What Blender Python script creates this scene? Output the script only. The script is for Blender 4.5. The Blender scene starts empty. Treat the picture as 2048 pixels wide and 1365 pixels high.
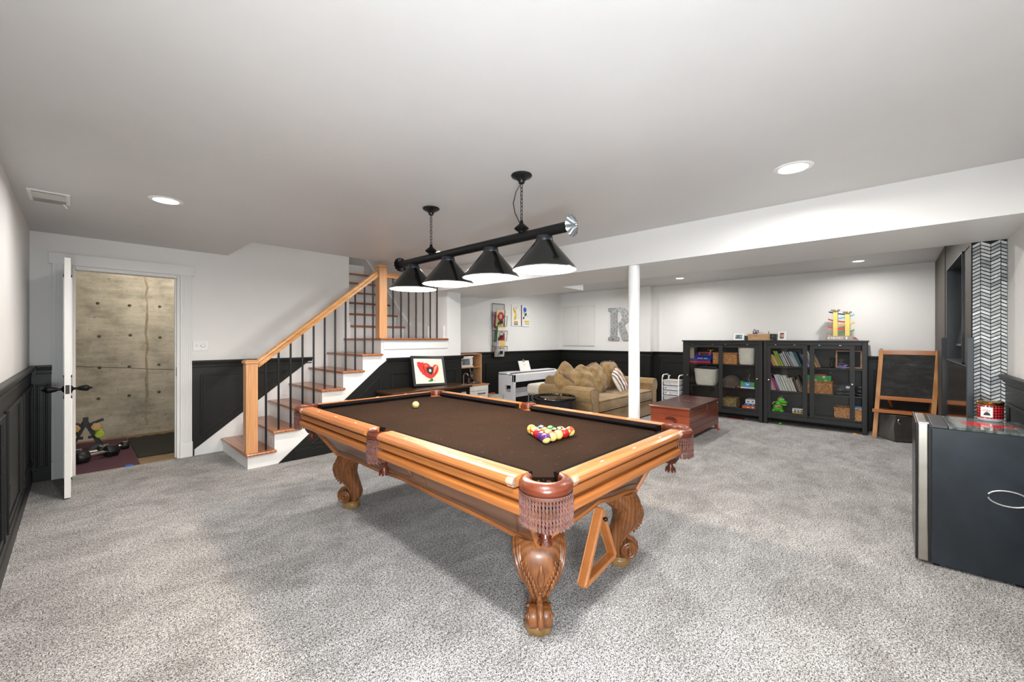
import bpy, math, random
from mathutils import Vector, Matrix, Euler
S = bpy.context.scene
COL = S.collection
PI = math.pi
rnd = random.Random(7)

# ------------------------------------------------------------ camera, world, light, exposure
cam_data = bpy.data.cameras.new('camera'); cam = bpy.data.objects.new('camera', cam_data); COL.objects.link(cam)
cam.location = (0, 0, 1.35); cam.rotation_euler = (PI/2, 0, math.radians(-47.0775))
cam_data.sensor_width = 36; cam_data.lens = 36*812.7/2048; cam_data.shift_y = -4/2048
cam_data.clip_start = 0.03; cam_data.clip_end = 60
S.camera = cam
S.view_settings.view_transform = 'Standard'; S.view_settings.look = 'None'
S.view_settings.exposure = 0.74; S.view_settings.gamma = 1.0; S.view_settings.use_curve_mapping = False
W = bpy.data.worlds.new('world'); S.world = W; W.use_nodes = True
W.node_tree.nodes['Background'].inputs[0].default_value = (0.9, 0.95, 1, 1)
W.node_tree.nodes['Background'].inputs[1].default_value = 0.15

def lamp(name, kind, loc, power, color, parent=None, size=0.1, rot=None, **kw):
    d = bpy.data.lights.new(name, kind); d.energy = power; d.color = color
    if kind in ('POINT', 'SPOT'): d.shadow_soft_size = size
    if kind == 'AREA': d.shape = kw.pop('shape', 'DISK'); d.size = size
    for k, v in kw.items(): setattr(d, k, v)
    o = bpy.data.objects.new(name, d); COL.objects.link(o); o.location = loc
    if rot: o.rotation_euler = rot
    if parent: o.parent = parent
    return o
COOL = (0.88, 0.95, 1.0); WARM = (1.0, 0.87, 0.73); WARM2 = (1.0, 0.975, 0.945)
# assumed flash: unseen area fill light added beside the camera, tipped up a little
FLASH_FILL = lamp('assumed_flash_fill', 'AREA', (-0.12, -0.30, 1.08), 35, COOL, size=0.5, rot=(math.radians(93), 0, math.radians(-47)), spread=math.radians(135))
lamp('closet_fill', 'POINT', (0.9, 6.9, 2.35), 22, (1, .94, .85), size=.06)  # unseen fill light, added to brighten the closet concrete
lamp('stairwell_fill', 'POINT', (3.2, 5.5, 4.7), 8, (1, .93, .84), size=.15)  # unseen fill light, added to lift the dark walls above the stairs

# ------------------------------------------------------------ mesh builder
class MB:
    def __init__(s): s.v = []; s.f = []; s.sm = []
    def add(s, vs, fs, smooth=False, M=None):
        b = len(s.v)
        s.v += [tuple(M @ Vector(p)) for p in vs] if M else [tuple(p) for p in vs]
        s.f += [tuple(i+b for i in f) for f in fs]; s.sm += [smooth]*len(fs); return s
    def box(s, x0, y0, z0, x1, y1, z1, M=None):
        if x0 > x1: x0, x1 = x1, x0
        if y0 > y1: y0, y1 = y1, y0
        if z0 > z1: z0, z1 = z1, z0
        return s.add([(x0,y0,z0),(x1,y0,z0),(x1,y1,z0),(x0,y1,z0),(x0,y0,z1),(x1,y0,z1),(x1,y1,z1),(x0,y1,z1)],
              [(0,3,2,1),(4,5,6,7),(0,1,5,4),(1,2,6,5),(2,3,7,6),(3,0,4,7)], False, M)
    def cbox(s, c, d, M=None):
        return s.box(c[0]-d[0]/2, c[1]-d[1]/2, c[2]-d[2]/2, c[0]+d[0]/2, c[1]+d[1]/2, c[2]+d[2]/2, M)
    def bar(s, p0, p1, w, h, up=(0,0,1)):
        p0 = Vector(p0); p1 = Vector(p1); d = (p1-p0); L = d.length; d.normalize()
        u = Vector(up); a = d.cross(u)
        if a.length < 1e-5: a = d.cross(Vector((1,0,0)))
        a.normalize(); u = a.cross(d)
        M = Matrix((( d.x,a.x,u.x,p0.x),(d.y,a.y,u.y,p0.y),(d.z,a.z,u.z,p0.z),(0,0,0,1)))
        return s.box(0,-w/2,-h/2,L,w/2,h/2,M)
    def loft(s, rings, caps=True, closed=False, smooth=True):
        n = len(rings[0]); vs = [p for r in rings for p in r]; fs = []
        m = len(rings)
        for i in range(m if closed else m-1):
            for j in range(n):
                a = i*n+j; b = i*n+(j+1)%n; c = ((i+1)%m)*n+(j+1)%n; d = ((i+1)%m)*n+j
                fs.append((a,b,c,d))
        s.add(vs, fs, smooth)
        if caps and not closed:
            s.add(rings[0], [tuple(reversed(range(n)))]); s.add(rings[-1], [tuple(range(n))])
        return s
    def tube(s, pts, r, n=8, closed=False, caps=True):
        pts = [Vector(p) for p in pts]; m = len(pts); rr = r if isinstance(r, (list,tuple)) else [r]*m
        rings = []; prev = None
        for i in range(m):
            if closed: t = pts[(i+1)%m]-pts[i-1]
            else: t = pts[min(i+1,m-1)]-pts[max(i-1,0)]
            t.normalize()
            if prev is None:
                a = t.cross(Vector((0,0,1)))
                if a.length < 1e-3: a = t.cross(Vector((1,0,0)))
            else: a = prev - t*prev.dot(t)
            a.normalize(); prev = a; b = t.cross(a)
            rings.append([tuple(pts[i]+(a*math.cos(2*PI*k/n)+b*math.sin(2*PI*k/n))*rr[i]) for k in range(n)])
        return s.loft(rings, caps, closed)
    def cyl(s, p0, p1, r, n=16, r1=None):
        return s.tube([p0,p1],[r, r if r1 is None else r1],n)
    def lathe(s, prof, c=(0,0,0), n=24, M=None, smooth=True, a0=0, a1=2*PI):
        full = abs(a1-a0-2*PI) < 1e-6; k = n if full else n+1
        vs = []; fs = []
        for i in range(k):
            a = a0+(a1-a0)*i/n
            for r, z in prof: vs.append((c[0]+r*math.cos(a), c[1]+r*math.sin(a), c[2]+z))
        m = len(prof)
        for i in range(n):
            for j in range(m-1):
                a = i*m+j; b = ((i+1)%k)*m+j
                fs.append((a,b,b+1,a+1))
        return s.add(vs, fs, smooth, M)
    def prism(s, poly, h0, h1, M=None, smooth=False):
        n = len(poly); vs = [(x,y,h0) for x,y in poly]+[(x,y,h1) for x,y in poly]
        fs = [tuple(reversed(range(n))), tuple(range(n,2*n))]+[(i,(i+1)%n,n+(i+1)%n,n+i) for i in range(n)]
        return s.add(vs, fs, smooth, M)
    def ball(s, c, r, n=16, m=10, sc=(1,1,1), M=None):
        prof = [(math.sin(PI*j/m)*r, -math.cos(PI*j/m)*r) for j in range(m+1)]
        T = Matrix.Translation(c) @ Matrix.Diagonal((*sc,1))
        return s.lathe(prof, (0,0,0), n, (M @ T) if M else T)
    def grid(s, fn, nu, nv, smooth=True):
        vs = [fn(i/nu, j/nv) for i in range(nu+1) for j in range(nv+1)]
        fs = [(i*(nv+1)+j, (i+1)*(nv+1)+j, (i+1)*(nv+1)+j+1, i*(nv+1)+j+1) for i in range(nu) for j in range(nv)]
        return s.add(vs, fs, smooth)
    def mesh(s, name, mat):
        me = bpy.data.meshes.new(name); me.from_pydata(s.v, [], s.f)
        me.polygons.foreach_set('use_smooth', s.sm)
        if mat: me.materials.append(mat)
        me.validate(); me.update()
        return me
    def build(s, name, mat, parent=None, off=None, bevel=0, seg=2, fix=True):
        if off is None and parent is not None: off = parent.get('_off', None)
        if off is not None: s.v = [(x-off[0],y-off[1],z-off[2]) for x,y,z in s.v]
        me = s.mesh(name, mat); o = bpy.data.objects.new(name, me); COL.objects.link(o)
        if parent: o.parent = parent
        if any(s.sm):
            try: me.set_sharp_from_angle(angle=math.radians(50))
            except Exception: pass
        if bevel:
            b = o.modifiers.new('bevel','BEVEL'); b.width = bevel; b.segments = seg; b.limit_method = 'ANGLE'; b.angle_limit = math.radians(40)
        return o

def T(x, y, z): return Matrix.Translation((x,y,z))
def R(a, ax): return Matrix.Rotation(math.radians(a), 4, ax)
def tag(o, label=None, cat=None, group=None, kind=None):
    if label: o['label'] = label
    if cat: o['category'] = cat
    if group: o['group'] = group
    if kind: o['kind'] = kind
    return o
OFFS = {}
def thing(name, label, cat, loc=(0,0,0), rz=0, group=None, world=True):
    o = bpy.data.objects.new(name, None); COL.objects.link(o); o.location = loc; o.rotation_euler = (0,0,math.radians(rz))
    o.empty_display_size = 0.05
    OFFS[o.name] = loc if world else (0,0,0)
    return tag(o, label, cat, group)
def part(mb, name, mat, parent, bevel=0, seg=2):
    """mesh given in world coordinates (or in the thing's own, when it was made with world=False)"""
    root = parent
    off = OFFS.get(root.name)
    while off is None: root = root.parent; off = OFFS.get(root.name)
    return mb.build(name, mat, parent, off=off, bevel=bevel, seg=seg)
def struct(mb, name, mat, parent=None, bevel=0):
    o = mb.build(name, mat, parent, bevel=bevel)
    if parent is None: o['kind'] = 'structure'
    return o
def single(mb, name, mat, label, cat, loc=(0,0,0), group=None, bevel=0, seg=2):
    o = mb.build(name, mat, None, off=loc, bevel=bevel, seg=seg); o.location = loc
    return tag(o, label, cat, group)
def copy_tree(o, parent=None):
    c = o.copy(); COL.objects.link(c); c.parent = parent
    for ch in list(o.children): copy_tree(ch, c)
    return c
def text_mesh(name, body, size, mat, parent, M, depth=0.0008):
    cu = bpy.data.curves.new(name,'FONT'); cu.body = body; cu.size = size; cu.extrude = depth; cu.align_x = 'CENTER'; cu.align_y = 'CENTER'; cu.resolution_u = 3
    t = bpy.data.objects.new(name, cu); COL.objects.link(t)
    me = bpy.data.meshes.new_from_object(t.evaluated_get(bpy.context.evaluated_depsgraph_get()))
    bpy.data.objects.remove(t); me.transform(M); me.materials.clear(); me.materials.append(mat); me.name = name
    o = bpy.data.objects.new(name, me); COL.objects.link(o)
    if parent: o.parent = parent
    return o

# ------------------------------------------------------------ materials
def lin(h):
    h = h.lstrip('#'); c = [int(h[i:i+2],16)/255 for i in (0,2,4)]
    return tuple((x/12.92 if x <= .04045 else ((x+.055)/1.055)**2.4) for x in c)+(1,)
class NT:
    def __init__(s, name, rough=.5, metal=0, spec=None):
        s.m = bpy.data.materials.new(name); s.m.use_nodes = True; s.t = s.m.node_tree
        s.b = s.t.nodes['Principled BSDF']; s.b.inputs['Roughness'].default_value = rough; s.b.inputs['Metallic'].default_value = metal
        if spec is not None: s.b.inputs['Specular IOR Level'].default_value = spec
    def n(s, typ, ins=None, **props):
        nd = s.t.nodes.new(typ)
        for k, v in props.items(): setattr(nd, k, v)
        for k, v in (ins or {}).items():
            if isinstance(v, bpy.types.NodeSocket): s.t.links.new(v, nd.inputs[k])
            else: nd.inputs[k].default_value = v
        return nd
    def link(s, a, k): s.t.links.new(a, s.b.inputs[k])
    def coords(s, scale=(1,1,1), which='Object', rot=(0,0,0)):
        tc = s.n('ShaderNodeTexCoord')
        mp = s.n('ShaderNodeMapping', {'Vector': tc.outputs[which], 'Scale': scale, 'Rotation': rot})
        return mp.outputs[0]
    def noise(s, vec, scale, detail=3, rough=.55, dist=0):
        return s.n('ShaderNodeTexNoise', {'Vector': vec, 'Scale': scale, 'Detail': detail, 'Roughness': rough, 'Distortion': dist}).outputs['Fac']
    def ramp(s, fac, stops, interp='LINEAR'):
        r = s.n('ShaderNodeValToRGB', {'Fac': fac}); e = r.color_ramp.elements; r.color_ramp.interpolation = interp
        while len(e) < len(stops): e.new(.5)
        for el, (p, c) in zip(e, stops): el.position = p; el.color = lin(c) if isinstance(c, str) else c
        return r.outputs[0]
    def mix(s, fac, a, b, mode='MIX'):
        nd = s.n('ShaderNodeMix', data_type='RGBA', blend_type=mode)
        for k, v in ((0,fac),(6,a),(7,b)):
            if isinstance(v, bpy.types.NodeSocket): s.t.links.new(v, nd.inputs[k])
            else: nd.inputs[k].default_value = lin(v) if isinstance(v, str) else v
        return nd.outputs[2]
    def bump(s, h, strength=.2, dist=.01):
        bp = s.n('ShaderNodeBump', {'Height': h, 'Strength': strength, 'Distance': dist}); s.link(bp.outputs[0], 'Normal'); return s
    def math(s, op, a, b=0.0, c=None):
        ins = {0: a, 1: b}
        if c is not None: ins[2] = c
        return s.n('ShaderNodeMath', ins, operation=op).outputs[0]
MATS = {}
def plain(hexc, rough=.5, metal=0, var=.06, bump=0, bscale=40, spec=None, name=None, coat=0):
    key = (hexc, rough, metal, var, bump, bscale, spec, coat)
    if key in MATS: return MATS[key]
    t = NT(name or 'paint_'+hexc.strip('#'), rough, metal, spec); c = lin(hexc)
    vec = t.coords()
    n = t.noise(vec, 9, 4)
    lo = tuple(x*(1-var) for x in c[:3])+(1,); hi = tuple(min(1,x*(1+var)) for x in c[:3])+(1,)
    t.link(t.ramp(n, [(.3,lo),(.7,hi)]), 'Base Color')
    if coat: t.b.inputs['Coat Weight'].default_value = coat; t.b.inputs['Coat Roughness'].default_value = .08
    if bump: t.bump(t.noise(vec, bscale, 3), bump, .004)
    MATS[key] = t.m; return t.m
def wood(name, light, dark, axis='x', scale=1.0, rough=.38, ring=14, coat=.15, contrast=1.0):
    t = NT(name, rough)
    st = {'x':(.06,1,1),'y':(1,.06,1),'z':(1,1,.06)}[axis]
    v = t.coords(tuple(k*scale for k in st))
    n1 = t.noise(v, ring, 4, .6, 1.2)
    v2 = t.coords(tuple(k*scale for k in {'x':(.02,1,1),'y':(1,.02,1),'z':(1,1,.02)}[axis]))
    n2 = t.noise(v2, 150, 3, .7)
    w = t.n('ShaderNodeTexWave', {'Vector': v, 'Scale': ring*.55, 'Distortion': 9.0, 'Detail': 3.0, 'Detail Scale': .8}, wave_type='BANDS', bands_direction={'x':'Y','y':'X','z':'X'}[axis]).outputs['Fac']
    f = t.math('ADD', t.math('MULTIPLY', n1, .72), t.math('MULTIPLY', w, .28))
    f = t.math('ADD', t.math('MULTIPLY', f, .72), t.math('MULTIPLY', n2, .34*contrast))
    t.link(t.ramp(f, [(.30,dark),(.72,light)]), 'Base Color')
    t.b.inputs['Coat Weight'].default_value = coat; t.b.inputs['Coat Roughness'].default_value = .15
    t.bump(n2, .08, .002)
    return t.m
def emit(name, col, strength):
    t = NT(name); t.b.inputs['Emission Color'].default_value = lin(col); t.b.inputs['Emission Strength'].default_value = strength
    t.b.inputs['Base Color'].default_value = lin(col); return t.m
def fabric(hexc, hex2=None, rough=.95, scale=220, name='fabric', big=6):
    t = NT(name, rough, 0, .2); v = t.coords()
    w = t.noise(v, scale, 2); g = t.noise(v, big, 3)
    c = t.ramp(g, [(.3, hex2 or hexc), (.7, hexc)])
    t.link(t.mix(.35, c, t.ramp(w, [(.3,'#303030'),(.7,'#ffffff')]), 'OVERLAY'), 'Base Color')
    t.b.inputs['Sheen Weight'].default_value = .25
    t.bump(w, .35, .003); return t.m

def m_carpet():
    t = NT('carpet', .97, 0, .1); v = t.coords()
    f = t.noise(v, 190, 2, .65)
    f2 = t.noise(v, 80, 2, .6)
    tuft = t.ramp(t.math('ADD', t.math('MULTIPLY', f, .7), t.math('MULTIPLY', f2, .3)), [(.37,'#28292c'),(.45,'#807f7f'),(.505,'#bfbdbb'),(.575,'#f2f0ee')])
    big = t.noise(t.coords((1,1.6,1), rot=(0,0,.8)), 1.6, 4, .6, .4)
    med = t.noise(t.coords((1.0,1.5,1), rot=(0,0,-.5)), 4.2, 5, .7, 1.2)
    sh = t.ramp(t.math('ADD', t.math('MULTIPLY', big, .5), t.math('MULTIPLY', med, .5)), [(.36,'#b2afad'),(.62,'#ffffff')])
    t.link(t.mix(.75, tuft, sh, 'MULTIPLY'), 'Base Color')
    t.bump(t.math('ADD', f, t.math('MULTIPLY', med, .3)), .8, .012)
    return t.m
def m_concrete():
    t = NT('concrete', .9); v = t.coords()
    n = t.noise(v, 2.2, 6, .65); s = t.noise(t.coords((1,1,1.0)), 26, 5, .7); st = t.noise(t.coords((.5,1,2.2)), 5, 6, .7)
    base = t.ramp(t.math('ADD', t.math('MULTIPLY', n, .6), t.math('MULTIPLY', st, .4)), [(.36,'#878274'),(.48,'#ada594'),(.56,'#c2b9a7'),(.68,'#d0c8b9')])
    pits = t.ramp(s, [(.31,'#5a5243'),(.37,'#ffffff')])
    t.link(t.mix(.7, base, pits, 'MULTIPLY'), 'Base Color')
    t.bump(t.math('ADD', s, n), .35, .01); return t.m
def m_ceiling():
    t = NT('ceiling_paint', .42, 0, .45); v = t.coords()
    n = t.noise(v, 1.3, 4, .6)
    t.link(t.ramp(n, [(.35,'#cac9c8'),(.65,'#cecdcc')]), 'Base Color')
    t.bump(t.math('ADD', t.noise(v, 3.0, 5, .6), t.math('MULTIPLY', t.noise(v, 45, 2), .12)), .10, .02); return t.m
def m_wall(hexc, name='wall_paint', rough=.5):
    t = NT(name, rough, 0, .4); v = t.coords(); n = t.noise(v, 2, 3); c = lin(hexc)
    t.link(t.ramp(n, [(.3,tuple(x*.97 for x in c[:3])+(1,)),(.7,c)]), 'Base Color')
    t.bump(t.noise(v, 60, 2), .05, .003); return t.m
CARPET = m_carpet(); CONCRETE = m_concrete(); CEIL = m_ceiling(); WALL = m_wall('#e9e8e6')
BLACK = m_wall('#161716', 'wainscot_black', .42); TRIM = m_wall('#e9e9e8', 'trim_white', .4)
OAK_X = wood('oak_x', '#d8a272', '#ab7444', 'x', 1, .38, 26); OAK_Y = wood('oak_y', '#d8a272', '#ab7444', 'y', 1, .38, 26); OAK_Z = wood('oak_z', '#d6a072', '#b5804f', 'z', 1, .38, 30)
TREAD = wood('tread_oak', '#b9764a', '#7c4526', 'x', rough=.3, coat=.3); TREAD_Y = wood('tread_oak_y', '#b9764a', '#7c4526', 'y', rough=.3, coat=.3)
RAILX = wood('rail_oak_x', '#d59557', '#a3622f', 'x'); RAILY = wood('rail_oak_y', '#d59557', '#a3622f', 'y')
IRON = plain('#141414', .45, .6); BLACKM = plain('#17181a', .3, .2, name='black_metal'); CHROME = plain('#c9c9c9', .22, 1); WHITEP = plain('#ececea', .35)
STEEL = plain('#b8b2a8', .33, 1, .1)
# ============================================================ THE ROOM
XL, YB, YN, XE, XJ, YR = -0.29, 5.9, 5.7, 7.95, 7.79, -0.61      # left, back, nook, end, end (proud part), right
ZC, ZS, ZR = 2.367, 2.06, 1.10                                    # ceiling, soffit, chair rail top
floor = struct(MB().box(-0.45,-0.75,-0.12, 8.1,5.9,0), 'floor', CARPET)
c = MB()
c.box(-.4,-.75,ZC, 3.75,4.91,ZC+.22); c.box(-.4,4.91,ZC, 1.265,6.02,ZC+.22)
c.box(4.40,-.75,2.40, 8.1,5.9,ZC+.25)
ceiling = struct(c, 'ceiling', CEIL)
WHITES = m_wall('#e4e3e1', 'soffit_paint', .4)
struct(MB().box(3.63,-.72,ZS, 3.80,4.86,ZC+.1).box(3.80,-.72,ZS, 4.52,4.86,2.45).box(4.06,4.86,ZS,4.52,5.82,2.45)
       .box(4.52,3.62,2.136,5.58,5.82,2.45), 'soffit', WHITES)

struct(MB().box(-.41,-.73,0, XL,6.02,ZC+.1), 'wall_left', WALL)
w = MB(); DX0, DX1, DZ = 0.0, 0.787, 2.05
w.box(-.41,YB,0, DX0,YB+.11,5.0); w.box(DX0,YB,DZ, DX1,YB+.11,5.0); w.box(DX1,YB,0, 2.78,YB+.11,5.0); w.box(2.68,YB+.11,0, 2.78,8.6,5.0)
wall_back = struct(w, 'wall_back', WALL)
wall_rear = struct(MB().box(4.06,YN,0, 8.1,YN+.12,2.5), 'wall_rear', WALL)
wall_end = struct(MB().box(XE,-.73,0, XE+.12,3.53,2.5).box(XJ,3.49,0, XE+.12,YN+.1,2.5), 'wall_end', WALL)
wall_right = struct(MB().box(-.41,-.75,0, 8.1,YR,2.5), 'wall_right', WALL)
wall_stairwell = struct(MB().box(3.80,4.86,0, 4.06,9.0,5.0), 'wall_stairwell', WALL)
hall = struct(MB().box(2.5,7.38,2.60, 3.82,9.0,2.74).box(2.5,8.35,2.74,3.82,8.45,5.0).box(1.0,4.8,5.0,4.1,9.0,5.1).box(1.0,4.78,ZC+.22,3.82,4.86,5.0).box(1.0,4.86,ZC+.22,1.265,6.0,5.0), 'wall_hall', WALL)
HALLTRIM = TRIM
p = MB().box(2.78,8.33,2.74,3.80,8.35,2.86); struct(p,'baseboard_hall',TRIM,hall)
struct(MB().box(2.90,8.27,2.74,3.06,8.33,3.5),'hall_curtain',plain('#8fae6a',.8),hall)
struct(MB().box(3.11,8.28,2.74,3.14,8.33,3.5),'hall_post',plain('#1c1a18',.6),hall)
struct(MB().box(2.78,7.9,2.74,2.84,8.3,4.7),'hall_door',plain('#7d5232',.5),hall)

# closet behind the door: raw concrete wall and bare floor
wc = struct(MB().box(-.42,7.80,-.1, 2.7,7.95,2.6), 'wall_closet', CONCRETE)
struct(MB().box(-.42,6.01,0,-.30,7.8,2.6).box(2.58,6.01,0,2.68,7.8,2.6), 'wall_closet_side', m_wall('#8e8778','closet_stud_wall'))
struct(MB().box(-.42,5.9,-.12,2.7,7.8,-.004), 'floor_closet', plain('#8a7355',.8,0,.2))
struct(MB().box(-.29,6.012,2.55,2.57,7.79,2.6), 'ceiling_closet', m_wall('#7d7568','closet_ceiling'))
# form-tie holes and the grouted crack that show on the concrete
tie = plain('#5b5347',.9,0,.2); lime = plain('#9b8d76',.9,0,.25)
for xx in (.22,.53,.83,1.13):
    for zz in (.56,.98,1.39,1.83):
        struct(MB().lathe([(.0,.006),(.012,.005),(.017,.001),(.02,0)],n=10,M=T(xx+rnd.uniform(-.015,.015),7.80,zz+rnd.uniform(-.02,.02))@R(90,'X')),'tie_hole',tie,wc)
pts = [( .70+rnd.uniform(-.012,.012), z) for z in [x*.11 for x in range(1,23)]]
poly = [(x-rnd.uniform(.004,.02), z) for x,z in pts]+[(x+rnd.uniform(.004,.02), z) for x,z in reversed(pts)]
struct(MB().prism(poly,0,.004,M=T(0,7.80,0)@R(90,'X')),'grout_seam',lime,wc)
poly = [(-.2+.12*i, 1.02-.012*i+rnd.uniform(-.006,.006)) for i in range(16)]
struct(MB().prism(poly+[(x,z-.006) for x,z in reversed(poly)],0,.003,M=T(0,7.80,0)@R(90,'X')),'crack',plain('#5d5444',.9),wc)

# ---- wainscot
def rail(name, p0, p1, out, parent=None):
    """black chair rail: stepped moulding along p0-p1 on a wall whose room side is `out`"""
    p0 = Vector(p0); p1 = Vector(p1); o = Vector(out); m = MB()
    for z0,z1,d in ((1.076,1.10,.042),(1.062,1.076,.034),(1.046,1.062,.024),(1.016,1.030,.016)):
        a = p0; b = p1+o*d
        m.box(min(a.x,b.x),min(a.y,b.y),z0,max(a.x,b.x),max(a.y,b.y),z1)
    return struct(m, name, BLACK, bevel=.005)
def plate(name, p0, p1, out, z0=0, z1=1.07, t=.010):
    b = Vector(p1)+Vector(out)*t
    return struct(MB().box(min(p0[0],b.x),min(p0[1],b.y),z0,max(p0[0],b.x),max(p0[1],b.y),z1), name, BLACK)
def base(name, p0, p1, out, parent=None):
    m = MB()
    for z0,z1,d in ((0,.10,.018),(.10,.115,.013)):
        b = Vector(p1)+Vector(out)*d
        m.box(min(p0[0],b.x),min(p0[1],b.y),z0,max(p0[0],b.x),max(p0[1],b.y),z1)
    return struct(m, name, BLACK, bevel=.004)
def frame(parent, axis, pl, a0, a1, z0, z1, sgn, t=.012, w=.028):
    """raised panel moulding on plane `axis`=pl: outer bead ring + inner flat field"""
    m = MB()
    def bx(u0,u1,v0,v1,d0,d1):
        if axis=='x': m.box(pl+sgn*d0,u0,v0,pl+sgn*d1,u1,v1)
        else: m.box(u0,pl+sgn*d0,v0,u1,pl+sgn*d1,v1)
    for k,(ww,d) in enumerate(((0,t),(.012,t*.55))):
        i = ww; j = w if k else .012
        bx(a0+i,a1-i,z0+i,z0+j,0,d); bx(a0+i,a1-i,z1-j,z1-i,0,d)
        bx(a0+i,a0+j,z0+j,z1-j,0,d); bx(a1-j,a1-i,z0+j,z1-j,0,d)
    return struct(m,'panel_moulding',BLACK,parent,bevel=.003)
# left wall
plate('wainscot_left',(XL,-.6,0),(XL,YB,0),(1,0,0)); rail('trim_1',(XL,-.6,0),(XL,YB,0),(1,0,0)); base('baseboard_left',(XL,-.6,0),(XL,YB,0),(1,0,0))
WL = bpy.data.objects['wainscot_left']
for a0,a1 in ((4.86,5.78),(3.78,4.70),(2.70,3.62),(1.62,2.54),(.5,1.46)): frame(WL,'x',XL+.010,a0,a1,.20,.93,1,t=.018,w=.04)
struct(MB().box(XL+.01,4.02,.30,XL+.014,4.10,.42),'outlet_plate',BLACK,WL)
# back wall left of the door
plate('wainscot_back',(XL+.01,YB,0),(-.155,YB,0),(0,-1,0)); rail('trim_2',(XL+.04,YB,0),(-.152,YB,0),(0,-1,0)); base('baseboard_back',(XL+.01,YB,0),(-.152,YB,0),(0,-1,0))
frame(bpy.data.objects['wainscot_back'],'y',YB-.010,-.255,-.178,.13,.92,-1,t=.016,w=.026)
# back wall right of the door: the black field is cut on the slope by the white stair skirt
sk = MB().prism([(.917,.0),(.917,1.07),(2.235,1.07),(.94,.072),(.94,0)],0,.010,M=T(0,YB,0)@R(90,'X'))
WB = struct(sk,'wainscot_stair',BLACK)
struct(MB().prism([(.94,.0),(.94,.078),(2.275,1.09),(2.78,1.49),(2.78,1.0),(1.3,0)],0,.007,M=T(0,YB,0)@R(90,'X')),'trim_3',TRIM)
rail('trim_4',(.917,YB,0),(2.245,YB,0),(0,-1,0))
def pathbar(parent, pts, pl, w=.022, t=.012):
    m = MB()
    for (a,b) in zip(pts, pts[1:]+pts[:1]):
        m.bar((a[0],pl-t/2,a[1]),(b[0],pl-t/2,b[1]),w,t,up=(0,1,0))
    return struct(m,'panel_moulding',BLACK,parent,bevel=.003)
pathbar(WB,[(1.005,.93),(1.92,.93),(1.005,.232)],YB-.010)
# nook rear wall and end wall
plate('wainscot_rear',(4.06,YN,0),(XJ,YN,0),(0,-1,0)); rail('trim_5',(4.06,YN,0),(XJ,YN,0),(0,-1,0)); base('baseboard_rear',(4.06,YN,0),(XJ,YN,0),(0,-1,0))
for a0,a1 in ((4.45,5.24),(5.38,6.40),(6.55,7.66)): frame(bpy.data.objects['wainscot_rear'],'y',YN-.010,a0,a1,.2,.89,-1)
plate('wainscot_end',(XJ,3.49,0),(XJ,YN,0),(-1,0,0)); rail('trim_6',(XJ,3.45,0),(XJ,YN,0),(-1,0,0)); base('baseboard_end',(XJ,3.47,0),(XJ,YN,0),(-1,0,0))
for a0,a1 in ((4.66,5.55),(3.64,4.50)): frame(bpy.data.objects['wainscot_end'],'x',XJ-.010,a0,a1,.2,.89,-1)
plate('wainscot_jog',(XJ,3.49,0),(XE,3.49,0),(0,-1,0)); rail('trim_7',(XJ,3.49,0),(XE,3.49,0),(0,-1,0))
plate('wainscot_end',(XE,-.6,0),(XE,3.49,0),(-1,0,0)); rail('trim_8',(XE,-.6,0),(XE,3.49,0),(-1,0,0)); base('baseboard_end',(XE,-.6,0),(XE,3.49,0),(-1,0,0))
for a0,a1 in ((2.36,3.33),(1.3,2.2),(.30,1.16),(-.55,.18)): frame(bpy.data.objects['wainscot_end.001'],'x',XE-.010,a0,a1,.2,.91,-1)
# right wall, from the tiled pier towards the camera
plate('wainscot_right',(-.29,YR,0),(4.50,YR,0),(0,1,0)); rail('trim_9',(-.29,YR,0),(4.50,YR,0),(0,1,0)); base('baseboard_right',(-.29,YR,0),(4.50,YR,0),(0,1,0))
for a0,a1 in ((3.42,4.38),(2.3,3.26),(1.2,2.14),(.1,1.04)): frame(bpy.data.objects['wainscot_right'],'y',YR+.010,a0,a1,.2,.91,1)

# ---- door: casing, jamb, slab swung into the room, knob set
dt = struct(MB().box(-.15,YB-.020,0,-.022,YB,2.075).box(.812,YB-.020,0,.917,YB,2.075).box(-.172,YB-.026,2.075,.937,YB,2.185)
    .box(-.155,YB-.028,0,-.020,YB,.17).box(.808,YB-.028,0,.922,YB,.17), 'trim_10', TRIM, bevel=.002)
for x0 in (-.15,.812):
    for k in range(5): struct(MB().box(x0+.016+k*.018,YB-.026,.17,x0+.027+k*.018,YB-.019,2.07),'flute',TRIM,dt,bevel=.002)
struct(MB().box(DX0-.02,YB-.012,0,DX0+.004,YB+.12,DZ+.01).box(DX1-.004,YB-.012,0,DX1+.02,YB+.12,DZ+.01).box(DX0,YB-.012,DZ-.012,DX1,YB+.12,DZ+.012)
       .box(DX1-.016,YB+.045,0,DX1-.004,YB+.075,DZ), 'jamb', TRIM, dt)
struct(MB().box(DX1-.006,YB+.012,.93,DX1-.003,YB+.035,1.03),'strike_plate',IRON,dt)
SLAB = m_wall('#efeeea','door_paint',.38)
dr = struct(MB().box(-.062,5.06,.012,-.024,5.885,2.035), 'door_1', SLAB, bevel=.002)
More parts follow.
